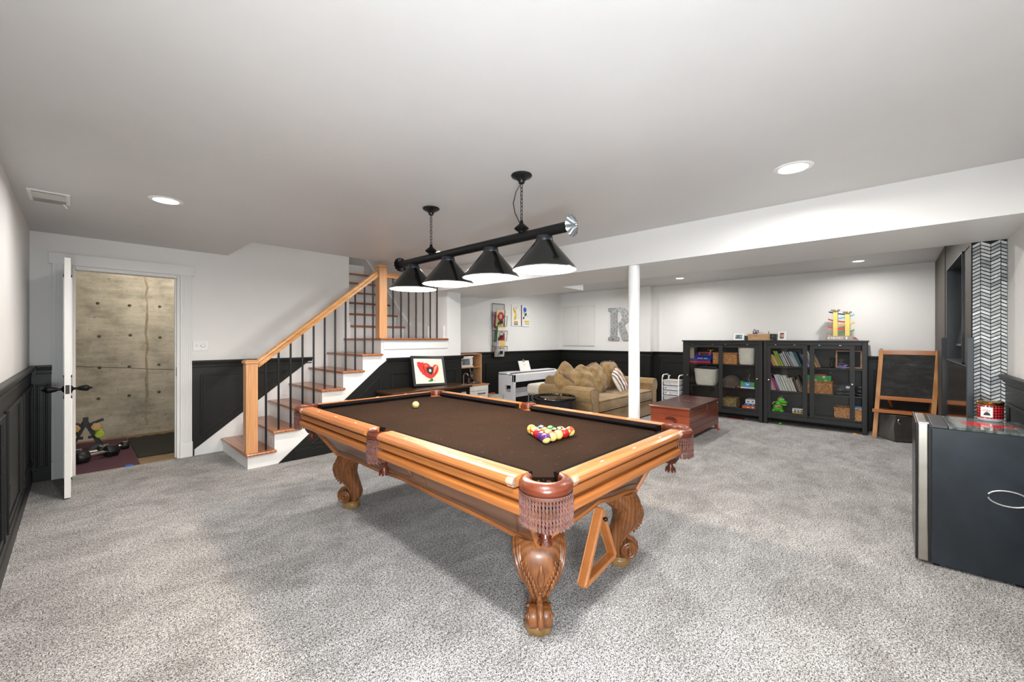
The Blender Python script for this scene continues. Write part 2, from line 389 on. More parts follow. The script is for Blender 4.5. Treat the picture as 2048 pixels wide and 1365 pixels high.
for zz0,zz1 in ((.14,.86),(1.02,1.90)):
    for yy0,yy1 in ((5.16,5.44),(5.52,5.80)):
        for sx,sg in ((-.062,-1),(-.024,1)):
            m = MB()
            for i,(e,d) in enumerate(((0,.007),(.02,.003))): m.box(sx,yy0+e,zz0+e,sx+sg*d,yy1-e,zz0+e+.02).box(sx,yy0+e,zz1-e-.02,sx+sg*d,yy1-e,zz1-e).box(sx,yy0+e,zz0,sx+sg*d,yy0+e+.02,zz1).box(sx,yy1-e-.02,zz0,sx+sg*d,yy1-e,zz1)
            struct(m,'door_panel_moulding',SLAB,dr)
kn = MB()
for sg in (-1,1):
    M = T(-.043+sg*.019,5.12,.925)@R(90*sg,'Y')
    kn.lathe([(0,0),(.030,0),(.030,.004),(.024,.010),(.011,.016),(.010,.034),(.017,.046),(.024,.070),(.027,.092),(.024,.104),(.012,.112),(.004,.130),(0,.131)],n=18,M=M)
struct(kn,'door_handle',IRON,dr)
struct(MB().box(-.055,5.0575,.888,-.031,5.061,.962),'latch_plate',plain('#3a3633',.4,.9),dr)

# ---- staircase
XI = lambda i: 1.19+.2505*(i-1)
ZI = lambda i: .16+.2*(i-1)
pr = [(1.215,0)]
for i in range(1,8):
    pr += [(XI(i)+.025, ZI(i)-.028)]
    if i < 7: pr += [(XI(i+1)+.025, ZI(i)-.028)]
pr += [(3.80,ZI(7)-.028),(3.80,0)]
stair = struct(MB().prism(pr,0,.03,M=T(0,4.89,0)@R(90,'X')),'staircase',TRIM)
for i in range(1,8):
    z0 = 0 if i==1 else ZI(i-1)
    struct(MB().box(XI(i)+.025,4.885,z0,XI(i)+.04,5.89,ZI(i)-.028),'riser',TRIM,stair)
    if i < 7: struct(MB().box(XI(i),4.818,ZI(i)-.028,XI(i+1)+.04,5.889,ZI(i)),'tread',TREAD_Y,stair,bevel=.010)
struct(MB().box(XI(7),4.818,ZI(7)-.028,3.80,4.93,ZI(7)),'tread',TREAD,stair,bevel=.010)
struct(MB().box(XI(7),4.93,ZI(7)-.028,3.80,5.98,ZI(7)),'landing',TREAD_Y,stair,bevel=.008)
for k in range(0,6):
    zt = 1.557+.197*k; y = 5.93+.237*k
    struct(MB().box(2.785,y+.03,zt-.197,3.75,y+.045,zt-.028),'riser',TRIM,stair)
    struct(MB().box(2.785,y,zt-.028,3.765,y+.285,zt),'tread',TREAD,stair,bevel=.010)
struct(MB().box(2.785,7.37,2.54,3.76,7.385,2.74),'riser',TRIM,stair)
yy = lambda k: 5.93+.237*k
struct(MB().prism([(5.30,1.36),(5.30,1.55),(5.82,1.58),(7.38,2.93),(7.38,2.6),(5.98,1.36)],0,.035,M=Matrix(((0,0,1,3.763),(1,0,0,0),(0,1,0,0),(0,0,0,1)))),'stair_skirt',TRIM,stair)
struct(MB().box(3.785,4.93,1.36,3.80,5.32,1.55),'stair_skirt',TRIM,stair)
struct(MB().prism([(5.90,1.36),(5.90,1.60),(5.98,1.66),(7.38,2.88),(7.38,2.6),(5.98,1.36)],0,.02,M=Matrix(((0,0,1,2.78),(1,0,0,0),(0,1,0,0),(0,0,0,1)))),'stair_skirt',TRIM,stair)
struct(MB().box(2.755,4.845,1.215,3.80,4.862,1.305),'stair_apron',TRIM,stair,bevel=.003)
# black wainscot under the flight, sloped edge, and its rail that returns round the corner
wu = struct(MB().prism([(1.50,0),(2.70,1.0),(2.80,1.07),(4.07,1.07),(4.07,0)],0,.010,M=T(0,4.86,0)@R(90,'X')),'wainscot_under_stair',BLACK)
rail('trim_11',(2.79,4.86,0),(4.10,4.86,0),(0,-1,0)); rail('trim_12',(4.06,4.82,0),(4.06,5.7,0),(1,0,0))
struct(MB().box(4.06,4.85,0,4.07,5.7,1.07),'wainscot_corner',BLACK)
base('baseboard_stair',(1.66,4.86,0),(4.07,4.86,0),(0,-1,0))
pathbar(wu,[(1.84,.14),(2.70,.86),(2.70,.14)],4.85)
frame(wu,'y',4.85,2.86,3.96,.2,.90,-1)

# ---- stair railing
rl = thing('stair_railing','oak stair railing with square posts and thin black round balusters','railing',(1.25,4.895,.16))
def newel(x,y,z0,z1):
    part(MB().box(x-.054,y-.054,z0,x+.054,y+.054,z1),'newel_post',OAK_Z,rl,bevel=.003)
    part(MB().box(x-.066,y-.066,z1,x+.066,y+.066,z1+.028).box(x-.056,y-.056,z1+.028,x+.056,y+.056,z1+.036),'post_cap',OAK_X,rl,bevel=.006)
newel(1.25,4.895,.16,1.095); newel(2.735,4.885,1.36,2.285)
hz = lambda x: 1.095+.815*(x-1.32)
prof = [(-.03,-.035),(.03,-.035),(.03,-.012),(.024,-.004),(.033,.008),(.030,.026),(.016,.036),(-.016,.036),(-.030,.026),(-.033,.008),(-.024,-.004),(-.03,-.012)]
def railbar(p0,p1):
    p0=Vector(p0);p1=Vector(p1);d=(p1-p0).normalized();a=Vector((0,1,0)) if abs(d.y)<.5 else Vector((1,0,0)); u=a.cross(d) if a.cross(d).z>0 else d.cross(a)
    return MB().loft([[tuple(p+a*x+u*z) for x,z in prof] for p in (p0,p1)],smooth=False)
part(railbar((1.30,4.895,hz(1.30)),(2.69,4.895,hz(2.69))),'handrail',wood('rail_handrail','#d8a26a','#a8703a','x'),rl)
part(railbar((2.785,4.885,2.195),(3.80,4.885,2.195)),'handrail',OAK_X,rl)
for x in (1.392,1.515,1.637,1.762,1.884,2.010,2.134,2.262,2.384,2.508,2.622):
    i = max(k for k in range(1,8) if XI(k) <= x-.01)
    part(MB().cyl((x,4.893,ZI(i)),(x,4.893,hz(x)-.03),.0105,10),'baluster',BLACKM,rl)
for k in range(7):
    x = 2.908+.1205*k
    part(MB().cyl((x,4.885,1.36),(x,4.885,2.165),.0105,10),'baluster',BLACKM,rl)

# ---- round steel column under the soffit
tag(MB().cyl((3.70,1.82,0),(3.70,1.82,ZS),.0535,28).lathe([(.0535,.0),(.075,0),(.075,.006),(.0535,.006)],(3.70,1.82,0),24).build('support_column',m_wall('#f1f1f0','column_paint',.35)),'white round steel support column between pool table and sofa','column')

# ---- tiled pier with the niche, at the right
PIER = plain('#1c2023',.5); GROUT = plain('#1b2024',.85)
MOS = NT('bronze_mosaic',.6,.1); v = MOS.coords((1,1,1))
bk = MOS.n('ShaderNodeTexBrick',{'Vector':MOS.coords((1,1,1),rot=(PI/2,0,0)),'Scale':22.0,'Color1':lin('#5c544b'),'Color2':lin('#4a443d'),'Mortar':lin('#2f2b27'),'Mortar Size':.03})
MOS.link(bk.outputs[0],'Base Color')
pier = struct(MB().box(4.512,YR-.05,0,5.04,-.455,ZS+.01),'wall_pier',MOS.m)
struct(MB().box(5.04,YR-.05,0,6.30,-.455,1.14),'wall_pier',MOS.m); struct(MB().box(4.525,YR-.05,2.08,6.30,-.455,2.42),'wall_pier',MOS.m); struct(MB().box(6.30,YR-.05,0,7.94,-.455,2.42),'wall_pier',MOS.m)
struct(MB().box(4.503,YR,0,4.512,-.44,ZS),'grout_bed',GROUT,pier)
struct(MB().box(4.512,-.455,0,4.62,-.442,ZS).box(6.62,-.455,0,7.94,-.449,2.39),'pier_edge',MOS.m,pier)
NICHE = plain('#2f353a',.4); 
struct(MB().box(5.04,-.60,1.14,6.30,-.596,2.08).box(5.04,-.60,1.14,5.05,-.44,2.08).box(6.29,-.60,1.14,6.30,-.44,2.08).box(5.04,-.60,2.07,6.30,-.44,2.08).box(5.04,-.60,1.14,6.30,-.44,1.15),'niche_liner',NICHE,pier)
# chevron marble mosaic: four strips of slanted tiles on the narrow face
TM = []
for hx in ('#d3d7d8','#bfc4c6','#e3e6e6','#a4a9ac','#f0f2f2'):
    t = NT('mosaic_tile_'+hx[1:], .22, 0, .6); vv = t.coords((1,1,1),'Object'); nn = t.noise(t.n('ShaderNodeVectorMath',{0:t.coords(),1:t.n('ShaderNodeObjectInfo').outputs['Location']},operation='ADD').outputs[0],38,4,.6,1.5)
    cc = lin(hx); t.link(t.ramp(nn,[(.35,tuple(x*.72 for x in cc[:3])+(1,)),(.62,cc)]),'Base Color'); TM.append(t.m)
strips = [(-.4455,-.4835,1),(-.4855,-.5315,-1),(-.5335,-.5795,1),(-.5815,-.609,-1)]
PITCH = .0262; NROW = 54
for (ya,yb,sg) in strips:
    base_me = []
    for mt in TM:
        sl = .025*sg*((ya-yb)/.046); h = .0188/2; m = MB()
        vs = [(-.004,ya,-h+sl/2*-1),(-.004,yb,-h+sl/2),(-.004,yb,h+sl/2),(-.004,ya,h-sl/2)]
        a = [(x,y-(ya+yb)/2,z) for x,y,z in vs]; b = [(0,y,z) for _,y,z in a]
        s_ = [( -.004, y*.94, z*.985 if abs(z)>1e-9 else z) for _,y,z in a]
        m.add(s_+b,[(0,1,2,3),(0,4,5,1),(1,5,6,2),(2,6,7,3),(3,7,4,0)])
        base_me.append(m.mesh('tile',mt))
    for r in range(NROW):
        z = ZS-.022-PITCH*r
        o = bpy.data.objects.new('tile', base_me[rnd.choices(range(5),(5,4,4,2,2))[0]]); COL.objects.link(o); o.parent = pier
        o.location = (4.503,(ya+yb)/2,z); o.rotation_euler = (0, rnd.gauss(0,.018), 0)
# low glossy fire screen standing below the niche between two dark uprights
fs = thing('fireplace_surround','dark glossy fireplace panel between two charcoal uprights below the wall niche','fireplace',(5.4,-.41,0))
part(MB().box(4.515,-.4405,0.0,6.36,-.428,1.13),'front_panel',wood('dark_gloss_panel','#33241a','#15100d','z',rough=.12,coat=.6),fs)
part(MB().box(4.40,-.443,0,4.435,-.408,1.362),'upright',plain('#3b4147',.45),fs,bevel=.004)
part(MB().box(6.30,-.443,0,6.36,-.405,1.362),'upright',plain('#22262a',.45),fs,bevel=.004)
part(MB().box(4.515,-.4405,1.13,6.36,-.425,1.145),'ledge',plain('#202326',.35),fs,bevel=.003)
tv = thing('television','thin black flat television tilted inside the wall niche','television',(5.6,-.52,1.2))
Mtv = T(5.66,-.525,1.61)@R(7,'X')@R(-3,'Z')
part(MB().box(-.52,-.016,-.33,.52,.016,.33,M=Mtv),'case',plain('#111214',.4),tv,bevel=.004)
part(MB().box(-.50,.0155,-.31,.50,.018,.31,M=Mtv),'screen',plain('#0d1012',.08),tv)
part(MB().box(-.1,-.045,-.1,.1,-.016,.1,M=Mtv),'bracket',BLACKM,tv)

# ---- wall fittings
sw = thing('switch_plate','white triple light switch plate beside the closet door','light switch',(.985,YB,1.27))
part(MB().box(.925,YB-.007,1.212,1.075,YB,1.328),'plate',WHITEP,sw,bevel=.004)
for k,x in enumerate((.962,1.000,1.040)): part(MB().box(x-.005,YB-.018,1.262,x+.005,YB-.006,1.282),'toggle',plain('#d9d7d2',.4),sw,bevel=.002)
part(MB().lathe([(0,.020),(.014,.018),(.02,.008),(.021,0)],n=16,M=T(1.022,YB-.007,1.272)@R(90,'X')),'dimmer_knob',WHITEP,sw)
ac = thing('access_door','pair of flush white access panel doors in the nook wall','access panel',(XJ,5.17,1.19))
part(MB().box(XJ-.012,4.745,1.185,XJ,5.605,2.10),'frame',m_wall('#dddbd8','access_paint'),ac,bevel=.002)
for a,b in ((4.765,5.172),(5.180,5.587)): part(MB().box(XJ-.022,a,1.205,XJ-.010,b,2.08),'door',m_wall('#e3e1de','access_door_paint'),ac,bevel=.003)

# ---- ceiling fittings
def downlight(x,y,z,label,power,r=.085):
    d = thing('recessed_light',label,'ceiling light',(x,y,z),group='recessed ceiling lights')
    part(MB().lathe([(r-.012,-.001),(r-.010,-.006),(r+.012,-.004),(r+.016,0)],(x,y,z),32),'trim_ring',WHITEP,d)
    part(MB().lathe([(0,-.003),(r-.011,-.003)],(x,y,z),32),'lens',emit('downlight_lens','#fff3e2',9),d)
    l = lamp('recessed_lamp','AREA',(0,0,-.012),power,WARM2,d,size=r*1.8,spread=math.radians(172)); return d
DL = 18
downlight(.454,3.885,ZC,'round recessed ceiling light nearest the ceiling vent',DL*.6)
downlight(2.904,.421,ZC,'round recessed ceiling light nearest the white beam, right of the pool lamp',DL*.8)
downlight(2.918,3.858,ZC,'round recessed ceiling light partly hidden behind the pool lamp bar',DL)
downlight(.454,.421,ZC,'assumed round recessed ceiling light straight above the camera, out of view',DL*2.5)  # assumed from the others' spacing, out of view; made stronger to lift the near carpet
downlight(7.10,2.65,2.40,'small recessed light in the low ceiling by the white column',DL*.55,.07)
downlight(7.17,.31,2.40,'small recessed light in the low ceiling above the easel',DL*.55,.07)
downlight(5.55,2.65,2.40,'unseen fill downlight added just past the soffit, above the cedar chest',DL*.6,.07)  # added fill, hidden by the soffit, to brighten the bookcase fronts
downlight(5.55,.31,2.40,'unseen fill downlight added just past the soffit, on the fireplace side',DL*.6,.07)  # second added fill behind the soffit, also there to brighten the shelves
downlight(6.45,4.45,2.40,'assumed small recessed light added in the nook ceiling above the sofa, hidden past the soffit',DL*.9,.07)  # assumed lamp, added out of sight to brighten the nook walls
vn = thing('ceiling_vent','white louvred ceiling air vent with a small damper lever','vent',(-.12,4.39,ZC))
part(MB().box(-.225,4.235,ZC-.008,-.022,4.56,ZC),'frame',WHITEP,vn,bevel=.003)
part(MB().box(-.205,4.262,ZC-.0095,-.045,4.53,ZC-.0075),'backing',plain('#6b6863',.7),vn)
for k in range(10): part(MB().box(-.205,-.010,-.0012,-.045,.010,.0012,M=T(0,4.278+.027*k,ZC-.013)@R(-38 if k<5 else 38,'X')),'slat',plain('#b9b6b1',.45),vn)
part(MB().bar((-.06,4.50,ZC-.012),(-.04,4.53,ZC-.035),.008,.008),'lever',WHITEP,vn)
# ============================================================ POOL TABLE
PT = thing('pool_table','oak pool table with black cloth, carved scroll legs and brown leather fringed pockets','pool table',(1.885,2.192,0),rz=-0.8,world=False)
ZT = .815; HX, HY = .722, 1.300; IX, IY = .624, 1.228; NX, NY = .578, 1.182; BED = .775
RX = wood('table_oak_x','#b5713b','#743c19','x',1.0,.4,12,.12,1.5); RY = wood('table_oak_y','#b5713b','#743c19','y',1.0,.4,12,.12,1.5)
AX = wood('apron_oak_x','#a9662f','#5c3015','x',1.0,.4,10,.12,1.5); AY = wood('apron_oak_y','#a9662f','#5c3015','y',1.0,.4,10,.12,1.5)
DKX = wood('cabinet_oak_x','#85583a','#4a2d1b','x',1.0,.4,8,.2,.8); DKY = wood('cabinet_oak_y','#85583a','#4a2d1b','y',1.0,.4,8,.2,.8)
LEG = wood('leg_oak','#8a5329','#4a2812','z',1.0,.45,26,.10,1.2)
FELT = NT('table_cloth',.97,0,.12); v = FELT.coords(); n1 = FELT.noise(v,3.2,5,.6); n2 = FELT.noise(v,240,2)
dust = FELT.ramp(FELT.noise(v,70,2,.5),[(.70,'#000000'),(.735,'#4a4540')])
FELT.link(FELT.mix(1.0,FELT.ramp(FELT.math('ADD',FELT.math('MULTIPLY',n1,.7),FELT.math('MULTIPLY',n2,.3)),[(.35,'#1e140d'),(.65,'#281a12')]),dust,'ADD'),'Base Color')
FELT.b.inputs['Specular IOR Level'].default_value=.08; FELT.bump(n2,.25,.002)
FELTN = plain('#141112',.97,0,.15,.25,240,.05)
LEATH = plain('#5c2713',.34,0,.3,.2,120,None,coat=.15); LEATHD = plain('#4a2314',.4,0,.3,.3,90)
TIP = plain('#b09a86',.45,0,.2)
# bed cloth: an octagon with the pocket mouths cut away
bp=[(-.585,-1.10),(-.50,-1.19),(.50,-1.19),(.585,-1.10),(.61,-1.05),(.61,-.075),(.585,-.05),(.585,.05),(.61,.075),(.61,1.05),(.585,1.10),(.50,1.19),(-.50,1.19),(-.585,1.10),(-.61,1.05),(-.61,.075),(-.585,.05),(-.585,-.05),(-.61,-.075),(-.61,-1.05)]
part(MB().prism(bp,BED-.03,BED),'playing_cloth',FELT.m,PT)
for sx in (-1,1):
    for sy in (-1,1): part(MB().lathe([(0,-.05),(.098,-.05)],(sx*.625,sy*1.225,BED),14),'pocket_liner',FELTN,PT)
def sweep(poly, a0, a1, horiz, sgn):
    """rail section: poly = (outward distance, z) swept along the side"""
    if horiz: rings = [[(t, sgn*d, z) for d,z in poly] for t in (a0,a1)]
    else: rings = [[(sgn*d, t, z) for d,z in poly] for t in (a0,a1)]
    m = MB(); m.loft(rings, True, False, False); return m
def mitre(poly, a0, a1, horiz, sgn, cut0, cut1):
    base = poly[0][0]
    def pt(d,z,t): return (t, sgn*d, z) if horiz else (sgn*d, t, z)
    r0 = [pt(d,z,a0+cut0*(max(p[0] for p in poly)-d)) for d,z in poly]; r1 = [pt(d,z,a1-cut1*(max(p[0] for p in poly)-d)) for d,z in poly]
    return MB().loft([r0,r1],True,False,False)
def railset(horiz, sgn, a0, a1, c0, c1):
    H, I, N = (HY,IY,NY) if horiz else (HX,IX,NX)
    top = [(I,ZT-.03),(I,ZT-.001),(I+.004,ZT),(H-.030,ZT),(H-.016,ZT-.004),(H-.005,ZT-.013),(H,ZT-.025),(H-.003,ZT-.035),(H-.016,ZT-.043),(I,ZT-.043)]
    r = part(sweep(top,a0,a1,horiz,sgn),'rail_top',RX if horiz else RY,PT)
    cu = [(I,ZT-.003),(N+.012,ZT-.008),(N,ZT-.016),(N+.004,ZT-.024),(N+.022,BED),(I,BED)]
    part(mitre(cu,a0-.004,a1+.004,horiz,sgn,c0,c1),'cushion',FELTN,PT)
    n = 3; L = (a1-a0)
    for k in range(3):
        t = {0:-.2955,1:0,2:.2955}[k] if horiz else (.295+.2985*k)*(1 if a0>0 else -1)
        m = MB(); d = I+.046; s = [(-.017,0),(0,-.0065),(.017,0),(0,.0065)]
        s = [(t+y, sgn*(d)+x) if horiz else (sgn*d+x, t+y) for y,x in s]
        part(m.prism(s if (horiz) else s, ZT-.0005, ZT+.0006),'sight',plain('#f2e9d6',.3),r)
railset(True,-1,-.545,.545,.55,.55); railset(True,1,-.545,.545,.55,.55)
for sg in (-1,1):
    railset(False,sg,.075,1.135,.25,.55); railset(False,sg,-1.135,-.075,.55,.25)
# apron under the rails: two stepped mouldings with a deep groove, all round
def apron(horiz, sgn, a, H):
    sec = [(H-.07,ZT-.052),(H-.045,ZT-.052),(H-.040,ZT-.050),(H-.018,ZT-.052),(H-.020,ZT-.085),(H-.024,ZT-.090),(H-.050,ZT-.094),(H-.050,ZT-.101),(H-.014,ZT-.106),(H-.010,ZT-.116),(H-.012,ZT-.140),(H-.022,ZT-.150),(H-.07,ZT-.150)]
    part(sweep(sec,-a,a,horiz,sgn),'apron',AX if horiz else AY,PT)
apron(True,-1,HX-.05,HY); apron(True,1,HX-.05,HY); apron(False,-1,HY-.05,HX); apron(False,1,HY-.05,HX)
# tapered cabinet with serpentine lower edge
TX,TY,TZ = .635,1.13,.675; BX,BY,BZ = .455,1.045,.415
def cab(horiz, sgn):
    W0,W1,D0,D1 = (TX,BX,TY,BY) if horiz else (TY,BY,TX,BX)
    rise = .075 if horiz else .065
    def P(u, z, off=0.0):           # u in -1..1 along the side, on the sloping plane
        f = (TZ-z)/(TZ-BZ); w = W0+(W1-W0)*f; d = D0+(D1-D0)*f+off
        return (u*w, sgn*d, z) if horiz else (sgn*d, u*w, z)
    def zb(u):
        a = abs(u)
        if a > .93: return BZ
        t = (.93-a)/.93
        return BZ+rise*(3*t*t-2*t*t*t if t<.999 else 1)*.9 + (.012*math.sin(t*PI*2))
    n = 28; m = MB(); us = [-1+2*i/n for i in range(n+1)]
    outer = [P(u,zb(u)) for u in us]; top = [P(u,TZ) for u in us]
    oi = [P(u,zb(u),-.022) for u in us]; ti = [P(u,TZ,-.022) for u in us]
    k = n+1; fs = []
    for i in range(n): fs += [(i,i+1,k+i+1,k+i),(2*k+i+1,2*k+i,3*k+i,3*k+i+1),(i+1,i,2*k+i,2*k+i+1)]
    fs += [(0,k,3*k,2*k),(n,2*k+n,3*k+n,k+n)]
    m.add(outer+top+oi+ti, fs)
    o = part(m,'side_panel',DKX if horiz else DKY,PT)
    mat = AX if horiz else AY
    part(MB().tube([P(u,zb(u)+.014,.002) for u in us],.012,6),'edge_moulding',mat,o)
    inn = [P(u*.90,zb(u*.9)+.055,.001) for u in us]
    part(MB().tube([P(-.93,.62,.001)]+inn+[P(.93,.62,.001)],.0045,6),'panel_bead',DKX if horiz else DKY,o)
    if not horiz:
        for c,rx in ((0,.17),):
            e = [P(c+rx*math.cos(2*PI*i/32), .575+.052*math.sin(2*PI*i/32), .002) for i in range(32)]
            part(MB().tube(e,.006,6,closed=True),'oval_moulding',DKY,o)
        for s2 in (-1,1):
            part(MB().tube([P(s2*(.235+.045*math.sin(PI*i/10)), .505+.014*i, .002) for i in range(11)],.006,6),'oval_moulding',DKY,o)
    return o
for h in (True,False):
    for s in (-1,1): cab(h,s)
for sx in (-1,1):
    for sy in (-1,1):
        part(MB().bar((sx*BX,sy*BY,BZ),(sx*TX,sy*TY,TZ),.026,.026,up=(sx,sy,.6)),'corner_post',AX,PT,bevel=.004)
part(MB().box(-.60,-1.09,.64,.60,1.09,.69).box(-.42,-1.0,.46,.42,1.0,.48),'slate_frame',plain('#2b2018',.8),PT)
# ---- legs: own frame, local +x points out along the diagonal
outer = [(.44,.075),(.415,.105),(.383,.119),(.331,.127),(.27,.117),(.224,.090),(.193,.060),(.165,.036),(.140,.022),(.115,.012),(.085,.004),(.045,.0)]
inner = [(.44,-.20),(.415,-.17),(.383,-.105),(.331,-.042),(.27,-.034),(.224,-.050),(.193,-.062),(.165,-.072),(.140,-.080),(.115,-.084),(.085,-.076),(.045,-.042)]
widths = [.118,.120,.119,.106,.085,.066,.054,.049,.047,.046,.046,.045]
def legmesh():
    m = MB(); rings = []
    for (z,o),(_,i),b in zip(outer,inner,widths):
        c=(o+i)/2; a=(o-i)/2; ring=[]
        for k in range(24):
            t=2*PI*k/24; ct,st=math.cos(t),math.sin(t); e=.78
            zz = z + (.0)
            ring.append((c+a*math.copysign(abs(ct)**e,ct), b*math.copysign(abs(st)**e,st), zz))
        rings.append(ring)
    m.loft(rings[::-1]); return m
def legcarve():
    m = MB()
    def surf(z, t):
        for k in range(len(outer)-1):
            if outer[k][0] >= z >= outer[k+1][0]: break
        f = (outer[k][0]-z)/(outer[k][0]-outer[k+1][0]); L=lambda A,j: A[k][j]+(A[k+1][j]-A[k][j])*f
        o=L(outer,1); i=L(inner,1); b=widths[k]+(widths[k+1]-widths[k])*f; c=(o+i)/2;a=(o-i)/2
        ct,st=math.cos(t),math.sin(t);e=.78
        return Vector((c+a*math.copysign(abs(ct)**e,ct), b*math.copysign(abs(st)**e,st), z))
    # ribs that sweep along both flanks, and the edge volute of the knee
    for sg in (-1,1):
        for j,t0 in enumerate((1.0,1.35,1.7,2.05)):
            pts=[surf(z, sg*(t0+(.43-z)*(-1.4 if j<2 else -.8))) for z in [.432-.022*q for q in range(6+3*j if j<2 else 5)]]
            m.tube(pts,[.006]+[.0085]*(len(pts)-2)+[.003],6)
        pts=[surf(z, sg*.80) for z in [.42-.02*q for q in range(16)]]; m.tube(pts,.0055,6)
        # wreath of leaves on the front
        for q in range(9):
            z=.365-.019*q; t=sg*(.62-.045*q+.03*math.sin(q))
            p=surf(z,t)
            for s2 in (-1,1):
                d=Vector((0,s2*sg*.010,-.008)); m.ball(p+d+Vector((.003,0,0)),.0125,8,6,(.6,.6,1.2))
            m.ball(p+Vector((.002,0,.004)),.006,6,4)
    for q in range(3): m.ball(surf(.205-.008*q,.0)+Vector((.001,0,0)),.009,8,5,(.6,1.6,.7))
    pts=[surf(z, 0) for z in (.36,.33,.30,.27,.245)]; m.tube(pts,[.004,.013,.017,.013,.004],8)
    return m
def legscroll():
    m = MB(); c = Vector((.046,0,.088)); r = .050
    M = T(*c)@R(90,'X')
    prof=[(0,-.050),(.046,-.050),(.050,-.044),(.050,-.02),(.047,-.012),(.050,0),(.047,.012),(.050,.02),(.050,.044),(.046,.050),(0,.050)]
    m.lathe([(a,b) for a,b in prof],n=28,M=M)
    for sg in (-1,1):
        pts=[]
        for q in range(40):
            a=q/39*4.3*PI; rr=.046*(1-q/46); pts.append(M@Vector((rr*math.cos(a+PI/2),rr*math.sin(a+PI/2)*(1 if sg>0 else 1),sg*.051)))
        m.tube(pts,[.0075*(1-q/60) for q in range(40)],6)
        m.ball(M@Vector((0,0,sg*.055)),.012,10,6)
    pts=[(.042,0,.18),(.044,0,.155),(.075,0,.138),(.098,0,.11),(.102,0,.082),(.088,0,.052)]
    m.tube(pts,[.012,.015,.017,.017,.016,.008],8)
    return m
def legfoot():
    m = MB(); prof=[(.048,.050),(.056,.048),(.058,.042),(.064,.038),(.067,.030),(.067,.004),(.064,0),(0,0)]
    m.lathe(prof,n=8,smooth=False); m.lathe([(0,.05),(.048,.05)],n=8); return m
FOOT = wood('leg_foot_oak','#a8824f','#6d5029','x',1.0,.4,9,.15,.7)
lg = legmesh().build('leg',LEG,PT); 
cv = legcarve().build('carving',LEG,lg); sc = legscroll().build('scroll',LEG,lg); ft = legfoot().build('foot',FOOT,lg)
lg.location=(-.395,-.995,0); lg.rotation_euler=(0,0,math.radians(225))
for sx,sy,a in ((1,-1,315),(1,1,45),(-1,1,135)):
    c2 = copy_tree(lg, PT); c2.location=(sx*.375,sy*.985,0); c2.rotation_euler=(0,0,math.radians(a))
# ---- pockets: own frame, +x points out of the table
class _R: pass
ROPE=_R(); ROPE.m=fabric('#6a4238','#50312a',.8,90,'fringe_rope',12)
def pocket(name, ro, ri, half, nfr, flen, netr):
    prof=[(ri,-.055),(ri,-.012),(ri+.006,0),(ri+.018,.003),(ro-.012,-.006),(ro-.002,-.018),(ro,-.030),(ro-.004,-.044),(ro-.010,-.050),(ri,-.055),]
    a=math.radians(half); m=MB().lathe(prof,(0,0,0),28,None,True,-a,a)
    for s in (-a,a):
        ring=[(r*math.cos(s),r*math.sin(s),z) for r,z in prof[:-1]]; m.add(ring,[tuple(range(len(ring)))])
    p=m.build(name,LEATH,PT)
    f=MB(); fa=math.radians(half-14)
    for q in range(nfr):
        t=-fa+2*fa*q/(nfr-1); r=ro-.004; L=flen*(1+rnd.uniform(-.03,.03))*(1+.10*(1-abs(t)/fa)); dx=rnd.uniform(-.002,.002)
        for st in (0,PI):
            pts=[]
            for z in range(17):
                zz=-.048-L*z/16; ph=z*1.45+st; pts.append((r*math.cos(t)+.0024*math.cos(ph)+dx*z/16,r*math.sin(t)+.0024*math.sin(ph),zz))
            f.tube(pts,.0034,5)
    fr=f.build('fringe',ROPE.m,p); fr['kind']='stuff'
    g=MB(); g.lathe([(ro-.003,-.046),(ro,-.050),(ro,-.058),(ro-.006,-.060)],n=24,a0=-fa,a1=fa); g.build('fringe_band',plain('#4a2a20',.7),p)
    nt=MB(); z0,z1=-.05,-.215
    for s in (-1,1):
        for q in range(9):
            pts=[]
            for k in range(9):
                u=k/8; r=netr*math.sqrt(max(.05,1-(u*.93)**2)); t=2*PI*q/9+s*u*2.0; pts.append((r*math.cos(t)-.026,r*math.sin(t),z0+(z1-z0)*u))
            nt.tube(pts,.0075,5)
    nt.build('net',LEATHD,p)
    ts=MB().lathe([(0,.004),(.016,.004),(.019,-.004),(.014,-.012),(.016,-.02),(.024,-.046),(.026,-.05),(.0,-.048)],(-.026,0,-.212),14)
    for q in range(8): ts.bar((-.026+.024*math.cos(q*PI/4),.024*math.sin(q*PI/4),-.245),(-.026+.029*math.cos(q*PI/4),.029*math.sin(q*PI/4),-.272),.012,.004,up=(math.cos(q*PI/4),math.sin(q*PI/4),0))
    ts.build('tassel',LEATH,p)
    return p
cp = pocket('corner_pocket',.106,.060,122,30,.116,.068)
ER=MB()
for s in (-1,1):
    a=s*math.radians(112)
    M=T(.094*math.cos(a),.094*math.sin(a),-.022)@R(-s*45+ (0),'Z')
    ER.loft([[tuple(M@Vector(q)) for q in r] for r in ([(-.018*0,-.0,.012),(.0,.0,-.012),(.012,0,-.012),(.012,0,.012)],[(-.0,-s*.0,.01),(0,-s*.0,-.01),(.008,s*.045*-1,-.004),(.008,s*.045*-1,.006)])],True,False,False)
spos=[(-.622,-1.222,225),(.622,-1.222,315),(.622,1.222,45),(-.622,1.222,135)]
cp.location=(spos[0][0],spos[0][1],ZT); cp.rotation_euler=(0,0,math.radians(225))
for x,y,a in spos[1:]:
    q=copy_tree(cp,PT); q.location=(x,y,ZT); q.rotation_euler=(0,0,math.radians(a))
sp = pocket('side_pocket',.076,.048,100,22,.125,.055); sp.location=(-.660,0,ZT); sp.rotation_euler=(0,0,PI)
q=copy_tree(sp,PT); q.location=(.660,0,ZT); q.rotation_euler=(0,0,0)
